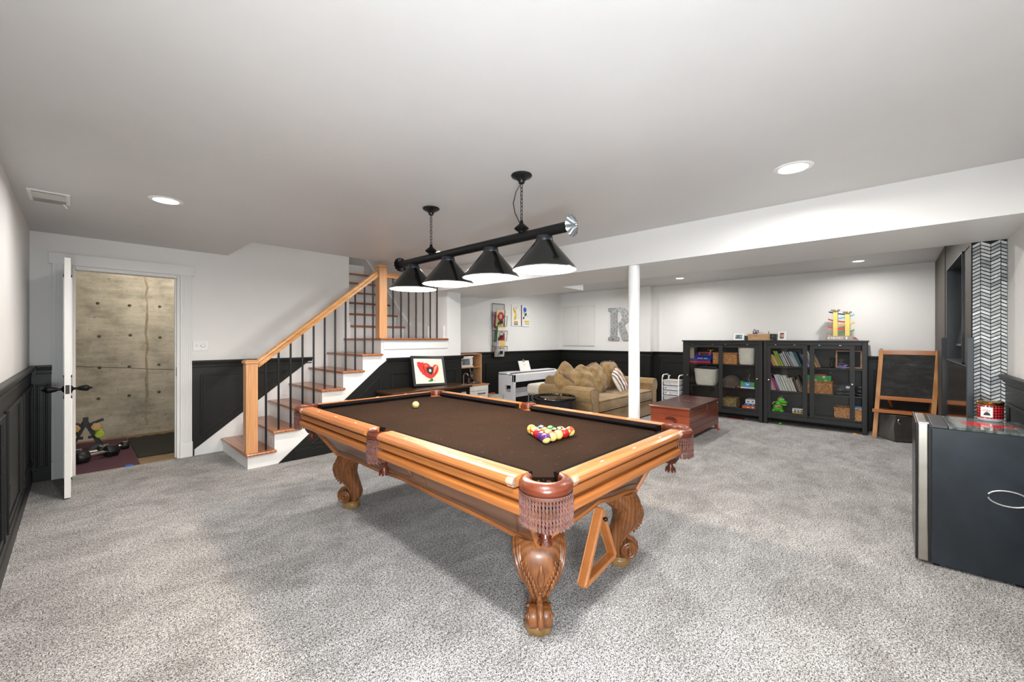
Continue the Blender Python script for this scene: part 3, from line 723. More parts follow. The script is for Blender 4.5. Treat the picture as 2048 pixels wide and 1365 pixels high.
# pale leather tips that lap from each pocket iron onto the rails
for sx in (-1,1):
    for sy in (-1,1):
        for (x,y,dx,dy) in ((sx*(HX-.012),sy*1.135,0,-sy),(sx*.545,sy*(HY-.012),-sx,0)):
            m=MB(); w=Vector((-dy,dx,0)) if True else None
            a=Vector((x,y,ZT-.018)); d=Vector((dx,dy,0)); o=Vector((sx if dx==0 else 0, sy if dy==0 else 0,0))
            r0=[a+o*.006+Vector((0,0,.012)),a+o*.014+Vector((0,0,-.004)),a+o*.006+Vector((0,0,-.022)),a-o*.012+Vector((0,0,-.022)),a-o*.012+Vector((0,0,.012))]
            r1=[p+d*.032 for p in r0]; c=sum(r0,Vector())/5+d*.052+o*.004
            r2=[c+(p-sum(r0,Vector())/5)*.15 for p in r0]
            m.loft([[tuple(p) for p in r] for r in (r0,r1,r2)]); part(m,'pocket_tip',TIP,PT)

# ---- balls
def ballmat(hexc, stripe):
    t = NT('ball_'+hexc[1:]+('_stripe' if stripe else ''), .08, 0, .6); tc=t.n('ShaderNodeTexCoord').outputs['Object']
    sp_=t.n('ShaderNodeSeparateXYZ',{0:tc})
    cream=lin('#c9b46a'); col=tuple(c*.62 for c in lin(hexc)[:3])+(1,)
    body=col
    if stripe:
        f=t.math('LESS_THAN',t.math('ABSOLUTE',sp_.outputs[2]),.0155); body=t.mix(f,cream,col)
    d=t.math('LESS_THAN',t.math('ADD',t.math('MULTIPLY',sp_.outputs[1],sp_.outputs[1]),t.math('MULTIPLY',sp_.outputs[2],sp_.outputs[2])),.0092**2)
    t.link(t.mix(d,body,cream),'Base Color'); t.b.inputs['Coat Weight'].default_value=.1; t.b.inputs['Coat Roughness'].default_value=.05; t.b.inputs['Specular IOR Level'].default_value=.4
    return t.m
BR=.0286; BALLME={}
NUMM=plain('#1a1a1a',.3)
def ball(x,y,hexc,stripe,num,label,rot,group='racked pool balls'):
    key=(hexc,stripe)
    m=MB().ball((0,0,0),BR,28,18).mesh('pool_ball',ballmat(hexc,stripe))
    o=bpy.data.objects.new('pool_ball',m); COL.objects.link(o); o.location=(x,y,BED+BR+.0005); o.rotation_euler=(Vector((0,0,1)) if stripe else Vector((1,0,0))).rotation_difference(Vector(rot) if any(rot) else Vector((0,0,1))).to_euler()
    tag(o,label,'pool ball',group)
    if num:
        for s in (0,180):
            t=text_mesh('number',str(num),.0095,NUMM,o,R(s,'Z')@T(BR-.0003,0,0)@R(90,'Z')@R(90,'X'),.0004)
    return o
ux=Vector((1,0,0)); apex=Vector((1.878,1.585)); s=.0576
rows=[[('#e9a21c',1,9,'yellow and cream striped ball at the apex of the rack, farthest from the foot rail',(.35,.3,.85))],
 [('#c02227',1,11,'red striped ball in the second row of the rack, left of the plain blue one',(-.25,-.35,.9)),('#1d4f8c',0,2,'plain blue ball in the second row of the rack',(-.25,-.3,.9))],
 [('#cf2429',0,3,'plain bright red ball on the left edge of the rack, middle row',(-.15,-.3,.95)),('#dd7a36',0,5,'plain orange ball at the centre of the rack',(-.3,-.3,.9)),('#1f8a48',0,6,'plain green ball on the right edge of the rack, middle row',(-.3,-.2,.93))],
 [('#5d3273',0,4,'plain purple ball on the left edge of the rack behind the striped purple one',(-.35,-.2,.9)),('#1f8f52',1,14,'green striped ball inside the rack showing mostly cream',(-.35,-.3,.88)),('#161616',0,8,'plain black ball inside the rack',(-.3,-.3,.9)),('#1f3f7c',1,10,'dark blue striped ball on the right edge of the rack, fourth row',(.75,-.45,.45))],
 [('#5d3273',1,12,'purple striped ball at the left front corner of the rack',(-.35,-.62,-.62)),('#d5472c',1,11,'orange red striped ball second from left in the front row',(-.62,-.72,.05)),('#ef9a20',1,13,'orange striped ball in the middle of the front row, cream cap forward',(-.75,-.55,.30)),('#c8242b',0,7,'plain red ball second from right in the front row',(-.3,-.2,.9)),('#b5532f',1,15,'rust striped ball at the right front corner of the rack',(.15,-.80,-.55))]]
for i,row in enumerate(rows):
    for j,(h,st,nm,lb,rot) in enumerate(row):
        ball(apex.x+s*(j-i/2), apex.y-s*.866*i, h, st, nm, lb, rot)
ball(1.927,2.885,'#d8c88a',0,0,'lone cream cue ball near the far end of the pool table',(0,0,0),None)

# ---- wooden ball rack hanging under the near end of the table
tr = thing('billiard_triangle','oak triangle ball rack hanging below the near end of pool table','ball rack',(1.81,1.09,.17))
A=Vector((1.640,1.07,.182)); B=Vector((1.985,1.105,.182)); Cc=Vector((1.825,1.088,.478)); nrm=(B-A).cross(Cc-A).normalized()
TRI=plain('#a5632f',.45,0,.18,.15,60,name='rack_oak'); TRI2=plain('#b8763f',.45,0,.15,.15,60,name='rack_oak_light')
for p,q_ in ((A,B),(A,Cc),(B,Cc)):
    d=(q_-p).normalized(); b=part(MB().bar(p-d*.008,q_+d*.008,.020,.040,up=nrm),'side_bar',TRI,tr,bevel=.004)
    part(MB().bar(p+nrm*0.021,q_+nrm*.021,.0225,.006,up=nrm).bar(p-nrm*0.021,q_-nrm*.021,.0225,.006,up=nrm),'edge_strip',TRI2,b,bevel=.002)
part(MB().ball(Cc+Vector((.012,-.03,-.045)),.012,10,8).cyl(Cc+Vector((.012,.02,-.04)),Cc+Vector((.012,-.03,-.045)),.006,8),'hook_peg',plain('#141414',.3),tr)

# ---- four-shade billiard lamp
LX=1.885
lmp = thing('billiard_lamp','black billiard lamp with four cone shades on a bar hung by chains','pendant lamp',(LX,2.16,ZC))
part(MB().cyl((LX,1.30,1.982),(LX,3.05,1.982),.030,20).cyl((LX,2.165,1.982),(LX,2.170,1.982),.0312,20),'bar',plain('#1b1b1a',.42,.55),lmp)
GL=plain('#121311',.22,.35,coat=.5); LIN=plain('#fbf7ee',.6); BULB=emit('bulb_glow','#fff0cf',16)
for y in (2.855,2.400,1.945,1.492):
    prof=[(.046,.185),(.050,.17),(.055,.165),(.188,.006),(.190,0),(.187,-.001),(.186,.004),(.052,.160),(.046,.158)]
    sh=part(MB().lathe([(.046,.178),(.052,.170),(.186,.010),(.189,.004)],(LX,y,1.757),40),'shade',GL,lmp)
    part(MB().lathe([(.189,.004),(.190,.0),(.188,-.002),(.186,.0)],(LX,y,1.757),40),'shade_rim',plain('#8b8f96',.2,.9),sh)
    part(MB().lathe([(.186,.0),(.182,.006),(.050,.164),(0,.166)],(LX,y,1.757),40),'shade_liner',LIN,sh)
    part(MB().lathe([(.0,.232),(.014,.232),(.018,.222),(.020,.206),(.040,.204),(.048,.198),(.050,.176),(.054,.174),(.054,.168),(.046,.166)],(LX,y,1.757),24),'socket_cap',plain('#303338',.35,.6),sh)
    part(MB().ball((LX,y,1.855),.034,14,10).cyl((LX,y,1.88),(LX,y,1.92),.014,10),'bulb',BULB,sh)
    lamp('shade_lamp','POINT',(0,y-2.16,1.845-ZC-.05),17,WARM,lmp,size=.045)
for y,sil in ((1.30,True),(3.05,False)):
    sg=-1 if sil else 1; m=MB(); n=28
    ring=lambda r,off,ax: [(LX+ (r+ (off if k%2 else 0))*math.cos(2*PI*k/n), y+sg*(ax+(.006 if k%2 else 0)), 1.982+(r+(off if k%2 else 0))*math.sin(2*PI*k/n)) for k in range(n)]
    m.loft([ring(.030,0,0),ring(.058,.004,-.004),ring(.054,.003,.004),ring(.012,0,.026)],True,False,False); m.ball((LX,y+sg*.030,1.982),.011,10,6)
    part(m,'end_finial',plain('#9aa0a4',.28,.9) if sil else IRON,lmp)
for y,cord in ((1.672,True),(2.612,False)):
    part(MB().lathe([(0,0),(.064,0),(.066,-.006),(.060,-.014),(.034,-.026),(.020,-.040),(.018,-.052),(.010,-.056),(0,-.057)],(LX,y,ZC),28),'ceiling_rose',BLACKM,lmp)
    m=MB(); z=ZC-.052; k=0
    while z>2.085:
        L=.030; pts=[]
        for q in range(12):
            a=2*PI*q/12; u=.0075*math.cos(a); w=(L/2-.0)*math.sin(a)*1.0
            w=max(-.0125,min(.0125,w*1.25)); pts.append((LX+(u if k%2 else 0),y+(0 if k%2 else u),z-L/2+w))
        m.tube(pts,.0022,5,closed=True); z-=.0235; k+=1
    part(m,'chain',IRON,lmp)
    part(MB().lathe([(.006,.105),(.010,.098),(.012,.085),(.024,.074),(.042,.058),(.046,.052),(.042,.047),(.026,.036),(.020,.030),(.020,.028)],(LX,y,1.982),22),'finial',IRON,lmp)
    if cord: part(MB().tube([(LX+.0,y+.004,ZC-.05),(LX-.012,y+.035,2.27),(LX-.016,y+.055,2.20),(LX-.012,y+.045,2.14),(LX-.003,y+.012,2.07)],.0032,6),'cord',BLACKM,lmp)
# ============================================================ BOOKCASES AND WHAT STANDS IN THEM
CASE = wood('case_black_brown','#202123','#151617','z',1.0,.42,10,.05,.5)
GLASS = NT('pane_glass',.02); gt=GLASS.t
tr_=GLASS.n('ShaderNodeBsdfTransparent',{0:(.98,.985,.98,1)}); gl_=GLASS.n('ShaderNodeBsdfGlossy',{0:(1,1,1,1),'Roughness':.02}); fr_=GLASS.n('ShaderNodeFresnel',{'IOR':1.28})
mx=GLASS.n('ShaderNodeMixShader',{0:fr_.outputs[0],1:tr_.outputs[0],2:gl_.outputs[0]}); gt.links.new(mx.outputs[0],gt.nodes['Material Output'].inputs['Surface'])
XF, XK, SH = 7.53, 7.90, (.18,.53,.92)
def bookcase(y0, y1, H, label, doors):
    b = thing('bookcase',label,'bookcase',((XF+XK)/2,(y0+y1)/2,0))
    for x in (XF,XK-.055):
        for y in (y0,y1-.055): part(MB().box(x,y,0,x+.055,y+.055,H-.022),'leg_post',CASE,b,bevel=.003)
    part(MB().box(XF-.018,y0-.014,H-.022,XK+.005,y1+.014,H),'top_board',CASE,b,bevel=.004)
    part(MB().box(XF+.002,y0+.055,H-.07,XF+.05,y1-.055,H-.022),'top_rail',CASE,b,bevel=.002)
    part(MB().box(XF+.004,y0+.055,.095,XF+.045,y1-.055,.155),'bottom_rail',CASE,b,bevel=.002)
    for y in (y0+.012,y1-.03): part(MB().box(XF+.055,y,.10,XK-.055,y+.018,H-.022),'side_panel',CASE,b)
    part(MB().box(XK-.022,y0+.03,.10,XK-.012,y1-.03,H-.022),'back_panel',CASE,b)
    for z in SH: part(MB().box(XF+.05,y0+.03,z-.022,XK-.022,y1-.03,z),'shelf',CASE,b,bevel=.002)
    for (a,c,tx,k) in doors:     # a..c along Y (c is the left edge), tx depth of its track, k which side the knob is on
        zb,zt = .158,H-.073; x0,x1 = XF+.006+tx, XF+.024+tx
        d = part(MB().box(x0,a,zb,x1,a+.056,zt).box(x0,c-.056,zb,x1,c,zt).box(x0,a+.056,zb,x1,c-.056,zb+.045).box(x0,a+.056,zt-.05,x1,c-.056,zt),'door',CASE,b)
        part(MB().box((x0+x1)/2-.002,a+.056,zb+.045,(x0+x1)/2+.002,c-.056,zt-.05),'pane',GLASS.m,d)
        yk = (c-.028) if k>0 else (a+.028)
        part(MB().lathe([(0,.018),(.012,.016),(.014,.008),(.007,.0),(0,0)],n=12,M=T(x0,yk,.70)@R(-90,'Y')),'knob',CHROME,d)
        for y in (a+.16,c-.12): part(MB().box(XF+.001,y-.012,H-.073,XF+.006,y+.012,H-.067),'track_clip',CHROME,d)
    return b
BK = bookcase(1.500,2.756,1.327,'left black-brown bookcase with both glass sliding doors closed',[(2.095,2.705,.0,1),(1.555,2.165,.022,-1)])
bookcase(.232,1.487,1.327,'right black-brown bookcase full of books with one glass door slid open',[(.915,1.445,.0,1),(.366,.888,.022,-1)])

# ---- books: a real block of pages in a cover, leaning over to the left neighbour
def bookme(cache={}): return cache
PAGES = plain('#e8e2d2',.8)
def book(y, x, zb, th, h, dep, lean, hexc, label, group):
    key=(round(th,4),round(h,3),hexc)
    o=thing('book',label,'book',(x,y,zb),world=False,group=group); o.rotation_euler=(-math.radians(lean),0,0)
    c=plain(hexc,.35,0,.12)
    m=MB().box(0,-th/2,0,.003,th/2,h).box(0,-th/2,0,dep,-th/2+.0022,h).box(0,th/2-.0022,0,dep,th/2,h); part(m,'cover',c,o)
    part(MB().box(.003,-th/2+.0022,.003,dep-.004,th/2-.0022,h-.003),'page_block',PAGES,o)
    return o
NTH=['first','second','third','fourth','fifth','sixth','seventh','eighth','ninth','tenth','eleventh','twelfth','thirteenth','fourteenth','fifteenth','sixteenth','seventeenth','eighteenth','nineteenth','twentieth','twenty-first','twenty-second','twenty-third','twenty-fourth','twenty-fifth','twenty-sixth','twenty-seventh','twenty-eighth']
def bookrow(ystart, zb, items, lean, where, group, x=7.60, yend=None):
    y=ystart; ln=math.radians(lean)
    if yend: k_=(ystart-yend)*1000*math.cos(ln)/sum(i[3] for i in items); items=[(a,b,c,d*k_) for a,b,c,d in items]
    for i,(hexc,cn,h,th) in enumerate(items):
        th*=.001; h*=.001
        adv=th/math.cos(ln)
        book(y-adv/2, x+rnd.uniform(-.006,.012), zb+.001+th/2*math.sin(ln), th*.94, h, .17, lean+rnd.uniform(-.6,.6), hexc, f'{cn} book leaning on {where}, {NTH[i]} from the left', group)
        y-=adv
    return y
up=[('#c9ccd0','pale grey',165,10),('#c8252b','red',150,16),('#b51f2a','dark red',150,12),('#e9dcbc','cream',215,9),('#eec06c','pale orange',238,12),('#e2b424','mustard yellow',196,15),('#f0e4a0','cream yellow',190,12),('#f5f2ea','white',196,8),('#e29a2e','amber',176,12),('#a8c23a','lime green',256,13),('#8fb02c','green',256,13),('#b7c94a','light lime',252,12),('#3a3d46','charcoal',246,11),('#e5e7ea','white spined',210,10),('#9aa4b6','slate blue',216,12),('#d9dde2','silver grey',222,10),('#b8383c','brick red',130,9),('#dfe9ee','ice white',248,12),('#31505a','dark teal',220,12),('#cfd9dd','frost grey',236,10),('#8a6f62','cocoa',215,9),('#b9c7cf','misty blue',240,12),('#e7e3da','eggshell',190,9),('#6f8791','steel blue',244,11),('#e9e4da','ivory',170,10)]
bookrow(1.418,SH[2],up,23,'the upper shelf','books on the upper shelf, left door',yend=1.035)
up2=[('#a9bfd0','powder blue',245,13),('#c7d5da','pale blue',250,12),('#8fa5ad','blue grey',240,12),('#1f5a58','deep green',240,12),('#2c6e8c','petrol blue',240,12)]
bookrow(1.070,SH[2],up2,22,'the upper shelf against the door stile','books on the upper shelf, behind the stile',yend=.985)
up3=[('#3b5fa8','royal blue',215,15),('#27427e','navy',225,12),('#c9c6cf','silver',200,13),('#dfd7e6','lilac',190,12),('#b088c4','violet',180,9),('#5f8fd0','sky blue',185,16),('#e8cf7a','straw yellow',235,12),('#efe9dc','off white',230,11),('#f6f5f2','bright white',262,15),('#7a4043','maroon',190,9),('#f0d98a','butter yellow',205,15),('#e0922a','orange',240,15),('#c27718','burnt orange',235,8),('#dcdcd8','light grey',225,9)]
bookrow(.948,SH[2],up3,21,'the upper shelf behind the right door','books on the upper shelf, right door')
lo=[('#9aa3b4','blue grey',205,14),('#aeb6c2','pale slate',215,13),('#b9d3cb','mint',282,10),('#d8dad6','ash grey',260,12),('#e98aa0','pink',272,17),('#e56f95','rose pink',270,9),('#33323a','black',250,9),('#c24d9c','magenta',205,12),('#8d4a94','plum',190,8),('#a9ccd8','aqua',265,10),('#e6e7e6','white',262,14),('#dcdedb','white dotted',264,13),('#e9e9e4','chalk white',260,14),('#c5c7c8','cool grey',248,9),('#f4f2ee','paper white',255,12),('#dfe3e4','pearl',240,11),('#bdb8ae','taupe grey',232,9),('#efece2','ivory white',258,13),('#d9d7cd','stone',255,13),('#e6d9a8','sand',215,9),('#e4e3df','bone white',215,15),('#c9c8c4','light grey',210,12),('#f2f1ec','snow white',225,10)]
bookrow(1.420,SH[1],lo,19,'the middle shelf','books on the middle shelf',yend=1.055)
for k,(hexc,cn,h) in enumerate((('#5d4a3c','dark brown',235),('#a5886c','tan',190),('#8d7a66','brown grey',210),('#40423f','olive black',262))):
    book(1.030-.020*k,7.61,SH[1]+.004,.016,h*.001,.16,17,hexc,f'{cn} book at the right end of the middle shelf, beside the stile','books at the end of the middle shelf')

# ---- woven baskets: walls of raised weave
WICK=NT('wicker',.7); v=WICK.coords(); WICK.link(WICK.ramp(WICK.noise(v,55,3,.7),[(.32,'#7a4a22'),(.5,'#b98452'),(.68,'#dfb282')]),'Base Color'); WICKM=WICK.m
SEAG=NT('seagrass',.8); v=SEAG.coords(); SEAG.link(SEAG.ramp(SEAG.noise(v,45,3,.7),[(.32,'#5a4a30'),(.5,'#8f7a52'),(.68,'#b7a276')]),'Base Color'); SEAGM=SEAG.m
INNER=plain('#2a2018',.9)
def basket(x0,x1,y0,y1,z0,z1,mat,label,cell=.022,group=None):
    o=thing('wicker_basket',label,'basket',((x0+x1)/2,(y0+y1)/2,z0),group=group)
    L=[(x0,y1),(x0,y0),(x1,y0),(x1,y1)]
    m=MB()
    for (a,b) in zip(L,L[1:]+L[:1]):
        a=Vector((*a,0));b=Vector((*b,0)); d=b-a; n=Vector((d.y,-d.x,0)).normalized()
        c=Vector(((x0+x1)/2,(y0+y1)/2,0)); n=n if n.dot((a+b)/2-c)>0 else -n
        nu=max(4,int(d.length/cell*3)); nv=max(4,int((z1-z0)/cell*4))
        def fn(u,v_,a=a,d=d,n=n,nu=nu):
            w=math.sin(u*d.length/cell*PI); q=math.sin(v_*(z1-z0)/cell*2*PI)
            s_=1 if int(v_*(z1-z0)/cell*1.0001)%2==0 else -1
            p=a+d*u+n*(.004*w*s_+.002*abs(q)-.005); return (p.x,p.y,z0+(z1-z0)*v_)
        m.grid(fn,nu,nv)
    part(m,'woven_wall',mat,o)
    part(MB().box(x0+.008,y0+.008,z0,x1-.008,y1-.008,z0+.01),'base',INNER,o)
    pts=[(x0,y0,z1),(x1,y0,z1),(x1,y1,z1),(x0,y1,z1)]
    rm=MB()
    for p,q in zip(pts,pts[1:]+pts[:1]): rm.tube([p,q],.009,6)
    part(rm,'rim',mat,o); return o
basket(7.60,7.84,1.892,2.272,SH[2],1.108,WICKM,'honey woven basket on top shelf between cash register toy and white basket')
basket(7.62,7.86,1.905,2.140,SH[0],.330,SEAGM,'grey brown seagrass basket on the bottom shelf of left bookcase',.026)
basket(7.60,7.84,.62,.940,SH[1],.712,WICKM,'woven basket under a green game box on the middle shelf')
basket(7.58,7.84,.385,.600,SH[0],.345,WICKM,'woven basket behind the lower right glass door')
basket(7.575,7.84,.205+.085,.372,SH[0],.352,WICKM,'woven basket holding a blue book, in the open gap of the right bookcase')
def ropebasket(cx,cy,z0,h,rx0,ry0,rx1,ry1,label):
    o=thing('rope_basket',label,'basket',(cx,cy,z0)); M=plain('#d9d6cc',.9,0,.06,.3,160,name='cotton_rope')
    rings=[];n=40;N=int(h/.0125)
    def sup(t,rx,ry): c,s=math.cos(t),math.sin(t);e=.55; return (rx*math.copysign(abs(c)**e,c),ry*math.copysign(abs(s)**e,s))
    for k in range(N*3+1):
        u=k/(N*3); b=.0035*abs(math.sin(u*N*PI)); f=min(1,u/.16)**.5; rx=(rx0+(rx1-rx0)*u)*(.86+.14*f)+b; ry=(ry0+(ry1-ry0)*u)*(.88+.12*f)+b
        rings.append([(cx+sup(2*PI*j/n,rx,ry)[0],cy+sup(2*PI*j/n,rx,ry)[1],z0+h*u+.004*math.sin(3*2*PI*j/n)*u) for j in range(n)])
    part(MB().loft(rings,False),'coiled_wall',M,o)
    top=rings[-1]; part(MB().tube(top,.007,6,closed=True),'rim',M,o)
    part(MB().loft([rings[0],[(cx,cy,z0)]*n],False),'base',M,o)
    inn=[[(cx+(x-cx)*.93,cy+(y-cy)*.93,z) for x,y,z in r] for r in (rings[-1],rings[3])]
    part(MB().loft(inn,False),'lining',plain('#b9b5aa',.9),o); return o
ropebasket(7.70,1.752,SH[2],.282,.115,.112,.125,.128,'white rope basket on the top shelf, right end of left bookcase')
ropebasket(7.70,2.402,SH[1],.285,.115,.165,.125,.195,'white rope basket with navy cloth on the middle shelf behind the left door')
o=single(MB().box(7.62,2.245,.800,7.80,2.515,.858,M=T(0,0,0)),'folded_blanket',fabric('#3a4252','#2c3342',.95,200,'navy_cloth'),'folded navy cloth sticking out of a white rope basket','blanket',(7.7,2.38,.80),bevel=.018,seg=4)
# toy cash register
cr_=thing('toy_cash_register','red and blue toy cash register on the top left shelf','toy',(7.68,2.48,SH[2]))
RED=plain('#d6202c',.3);BLU=plain('#223d9e',.3);YEL=plain('#e9b92c',.35);BLK=plain('#141416',.3)
part(MB().box(7.57,2.300,SH[2]+.001,7.80,2.672,.962),'drawer',RED,cr_,bevel=.012)
part(MB().box(7.565,2.30,.955,7.80,2.68,.992),'base',BLU,cr_,bevel=.01)
part(MB().add([(7.60,2.285,.992),(7.60,2.62,.992),(7.80,2.62,.992),(7.80,2.285,.992),(7.70,2.30,1.115),(7.70,2.56,1.115),(7.79,2.56,1.115),(7.79,2.30,1.115)],[(0,3,2,1),(4,5,6,7),(0,1,5,4),(1,2,6,5),(2,3,7,6),(3,0,4,7)]),'body',BLU,cr_,bevel=.008)
hd=part(MB().box(-.012,-.105,-.05,.012,.105,.05,M=T(7.672,2.425,1.07)@R(20,'Y')),'screen_bezel',RED,cr_,bevel=.006)
part(MB().box(-.016,-.075,-.034,-.011,.075,.034,M=T(7.672,2.425,1.07)@R(20,'Y')),'display',BLK,hd)
for k in range(6): part(MB().box(-.006,-.010,-.012,.006,.010,.012,M=T(7.61,2.52-.03*k,1.005)@R(45,'Y')),'key',plain(['#e9e4d6','#f1efe9','#e9e4d6','#d9822a','#f1efe9','#c8c4ba'][k],.4),cr_,bevel=.003)
part(MB().cyl((7.70,2.335,1.10),(7.70,2.335,1.150),.011,10).tube([(7.70,2.29,1.158),(7.70,2.335,1.150),(7.70,2.38,1.158)],.006,6),'scanner_handle',YEL,cr_)
o=single(MB().box(7.60,2.585,1.0,7.604,2.66,1.205,M=None),'pad_sheet',plain('#a59a86',.6),'tall grey card standing behind the toy cash register','card',(7.60,2.62,1.0))
# drawstring toy bag of building bits, loose bits
bg=MB(); 
def bagf(u,v_): 
    t=u*2*PI; r=math.sin(PI*(.08+.92*v_*.5)); z=.17*(1-v_**1.6)
    return (7.71+.10*math.cos(t)*(1-(1-v_)**3)*1.0, 2.0+.135*math.sin(t)*(1-(1-v_)**3)+.008*math.sin(5*t), SH[1]+.004+z*1.1+.008*math.sin(3*t+4*v_))
bg.grid(bagf,28,12)
single(bg,'cloth_bag',fabric('#6a5c4e','#4b4138',.9,150,'mesh_bag'),'slumped grey brown cloth bag on the middle shelf of left bookcase','bag',(7.71,2.0,SH[1]))
for k in range(9):
    y=2.10-.022*k+rnd.uniform(-.006,.006); h=rnd.choice(['#b9b4aa','#8f6a52','#c9c3b8','#6e675d'])
    single(MB().box(7.575,y-.008,SH[1],7.595,y+.008,SH[1]+.012,M=None),'building_brick',plain(h,.5),f'tiny loose toy brick before the cloth bag, {NTH[k]} from the left','toy brick',(7.585,y,SH[1]),'loose toy bricks before the cloth bag',bevel=.002)
single(MB().ball((7.60,1.862,SH[1]+.018),.018,10,8),'toy_ball',plain('#c8432c',.4),'tiny red orange toy ball beside the marker caddy','toy',(7.60,1.862,SH[1]))
# crayon caddy
cd=thing('marker_caddy','green and blue marker caddy crammed with pens on the middle shelf','pen holder',(7.62,1.727,SH[1]))
part(MB().box(7.57,1.622,SH[1],7.68,1.832,.552),'foot',plain('#e6e6e6',.4),cd,bevel=.006)
part(MB().box(7.572,1.624,.552,7.68,1.83,.632).box(7.572,1.79,.632,7.68,1.83,.65),'body',plain('#3aa04a',.4),cd,bevel=.006)
part(MB().box(7.567,1.678,.556,7.574,1.780,.626),'label_panel',plain('#4a8fd6',.4),cd,bevel=.002)
part(MB().add([(7.5665,1.755,.612),(7.5665,1.735,.612),(7.5665,1.730,.588),(7.5665,1.715,.612),(7.5665,1.695,.606),(7.5665,1.728,.578)],[(0,1,2,5),(2,3,4,5)]),'label_mark',plain('#f0efe8',.5),cd)
pc=['#d8453a','#f0c93a','#e9e9ea','#3a78c2','#e37f9c','#67b04a','#e9883a','#c9c3d6','#c23a68']
for k in range(18):
    y=1.64+.0105*k; a=rnd.uniform(-14,14); 
    part(MB().cyl((0,0,0),(0,0,rnd.uniform(.10,.135)),.006,7,.004),'pen',plain(pc[k%9],.4),cd).matrix_local=T(rnd.uniform(-.02,.03),y-1.727,.02)@R(a,'X')
part(MB().tube([(7.61,1.70,.60),(7.61,1.715,.70),(7.61,1.70,.77)],.002,5),'stem',plain('#c9c4b6',.5),cd)
# boxed games on the bottom shelf
gz=SH[0]
for (h,dz,y1,lb,h2) in (('#e8c66a',.012,1.828,'thin pale yellow game box, lowest of the stack',None),('#d9682c',.052,1.806,'orange game box second from bottom of the stack','#f2efe6'),('#2a56a8',.036,1.776,'blue game box below the white one in the stack','#c9d24a'),('#dfe0e2',.066,1.758,'white game box on top of the stack','#4a4d55'),):
    g=thing('game_box',lb,'board game',(7.68,1.70,gz)); part(MB().box(7.585,1.60,gz,7.80,y1,gz+dz),'box',plain(h,.4),g,bevel=.002)
    if h2: part(MB().box(7.5835,1.64,gz+dz*.4,7.5852,1.665,gz+dz*.72).box(7.5835,1.70,gz+dz*.35,7.5852,1.735,gz+dz*.6),'print',plain(h2,.4),g)
    gz+=dz+.0006
single(MB().box(7.60,1.612,gz,7.78,1.73,gz+.014),'tray_lid',plain('#8d8f90',.2),'clear grey plastic lid lying on the white game box','lid',(7.69,1.67,gz),bevel=.003)
# framed chalkboard on the upper shelf with a paper dragon in front
fb=thing('small_chalkboard','small oak framed chalkboard standing on the upper shelf, right end','chalkboard',(7.66,.44,SH[2]))
M=T(7.70,.440,SH[2]+.131)@R(8,'Y')
part(MB().box(-.008,-.148,-.13,.008,.148,.13,M=M),'slate',plain('#121413',.6),fb)
part(MB().box(-.014,-.15,-.131,.01,-.130,.131,M=M).box(-.014,.130,-.131,.01,.15,.131,M=M).box(-.014,-.13,-.131,.01,.13,-.112,M=M).box(-.014,-.13,.112,.01,.13,.131,M=M),'frame',OAK_Y,fb,bevel=.002)
single(MB().prism([(.02,0),(.0,.03),(.03,.055),(.05,.04),(.09,.062),(.13,.055),(.10,.035),(.11,.01),(.08,0)],0,.004,M=Matrix(((0,0,1,7.622),(-1,0,0,.565),(0,1,0,SH[2]),(0,0,0,1)))).prism([(.0,.062),(.09,.07),(.08,.076),(.0,.07)],0,.004,M=Matrix(((0,0,1,7.622),(-1,0,0,.56),(0,1,0,SH[2]),(0,0,0,1)))),'paper_figure',NT('tmp').m if False else plain('#8a7fb8',.6,0,.5),'small purple paper cutout leaning before the little chalkboard','paper craft',(7.62,.52,SH[2]))
single(MB().ball((7.70,.635,SH[2]+.045),.045,14,8,(.6,.55,1)).ball((7.70,.625,SH[2]+.115),.03,12,8),'toy_figure',plain('#23403a',.5,0,.4),'dark green toy figure beside the small chalkboard','toy',(7.70,.63,SH[2]))
# green game box standing in the basket, pink book, camera, blue book in the basket
gb=thing('game_box','upright green game box sticking out of the wicker basket','board game',(7.66,.74,.70))
part(MB().box(7.63,.635,.60,7.68,.925,.803),'box',plain('#2f9a45',.4),gb,bevel=.003)
part(MB().box(7.6285,.708,.765,7.6302,.738,.795).box(7.6285,.690,.72,7.6302,.715,.74).prism([(.0,0),(.012,.022),(.03,.028),(.05,.022),(.06,0)],0,.0017,M=Matrix(((0,0,1,7.6285),(-1,0,0,.86),(0,1,0,.715),(0,0,0,1)))),'print',plain('#e9d3b0',.5),gb)
single(MB().box(7.69,.70,.60,7.72,.90,.822),'book',plain('#c8204e',.4),'crimson book upright behind the green game box','book',(7.70,.80,.60),bevel=.003)
hp=thing('game_console','black steering wheel game controller on the middle shelf behind right door','game controller',(7.69,.45,SH[1]))
part(MB().box(7.62,.32,SH[1]+.001,7.80,.60,.575).box(7.66,.36,.575,7.78,.56,.66),'body',plain('#131416',.35),hp,bevel=.02,seg=3)
for y,r in ((.535,.062),(.315,.055)): part(MB().tube([(7.612,y+r*math.cos(2*PI*k/24),.605+r*math.sin(2*PI*k/24)) for k in range(24)],.012,8,closed=True).lathe([(0,.004),(.02,.004),(.022,0)],n=14,M=T(7.612,y,.605)@R(-90,'Y')),'wheel',plain('#1c1d20',.25),hp)
part(MB().box(7.60,.37,.63,7.615,.47,.665,M=None),'chrome_strip',plain('#b9bec6',.2,.6),hp,bevel=.004)
single(MB().box(7.60,.295,.20,7.615,.365,.385).box(7.615,.30,.20,7.64,.36,.375),'book',plain('#2b86c9',.4),'bright blue book standing in the basket in the open gap','book',(7.62,.33,.19),bevel=.002)
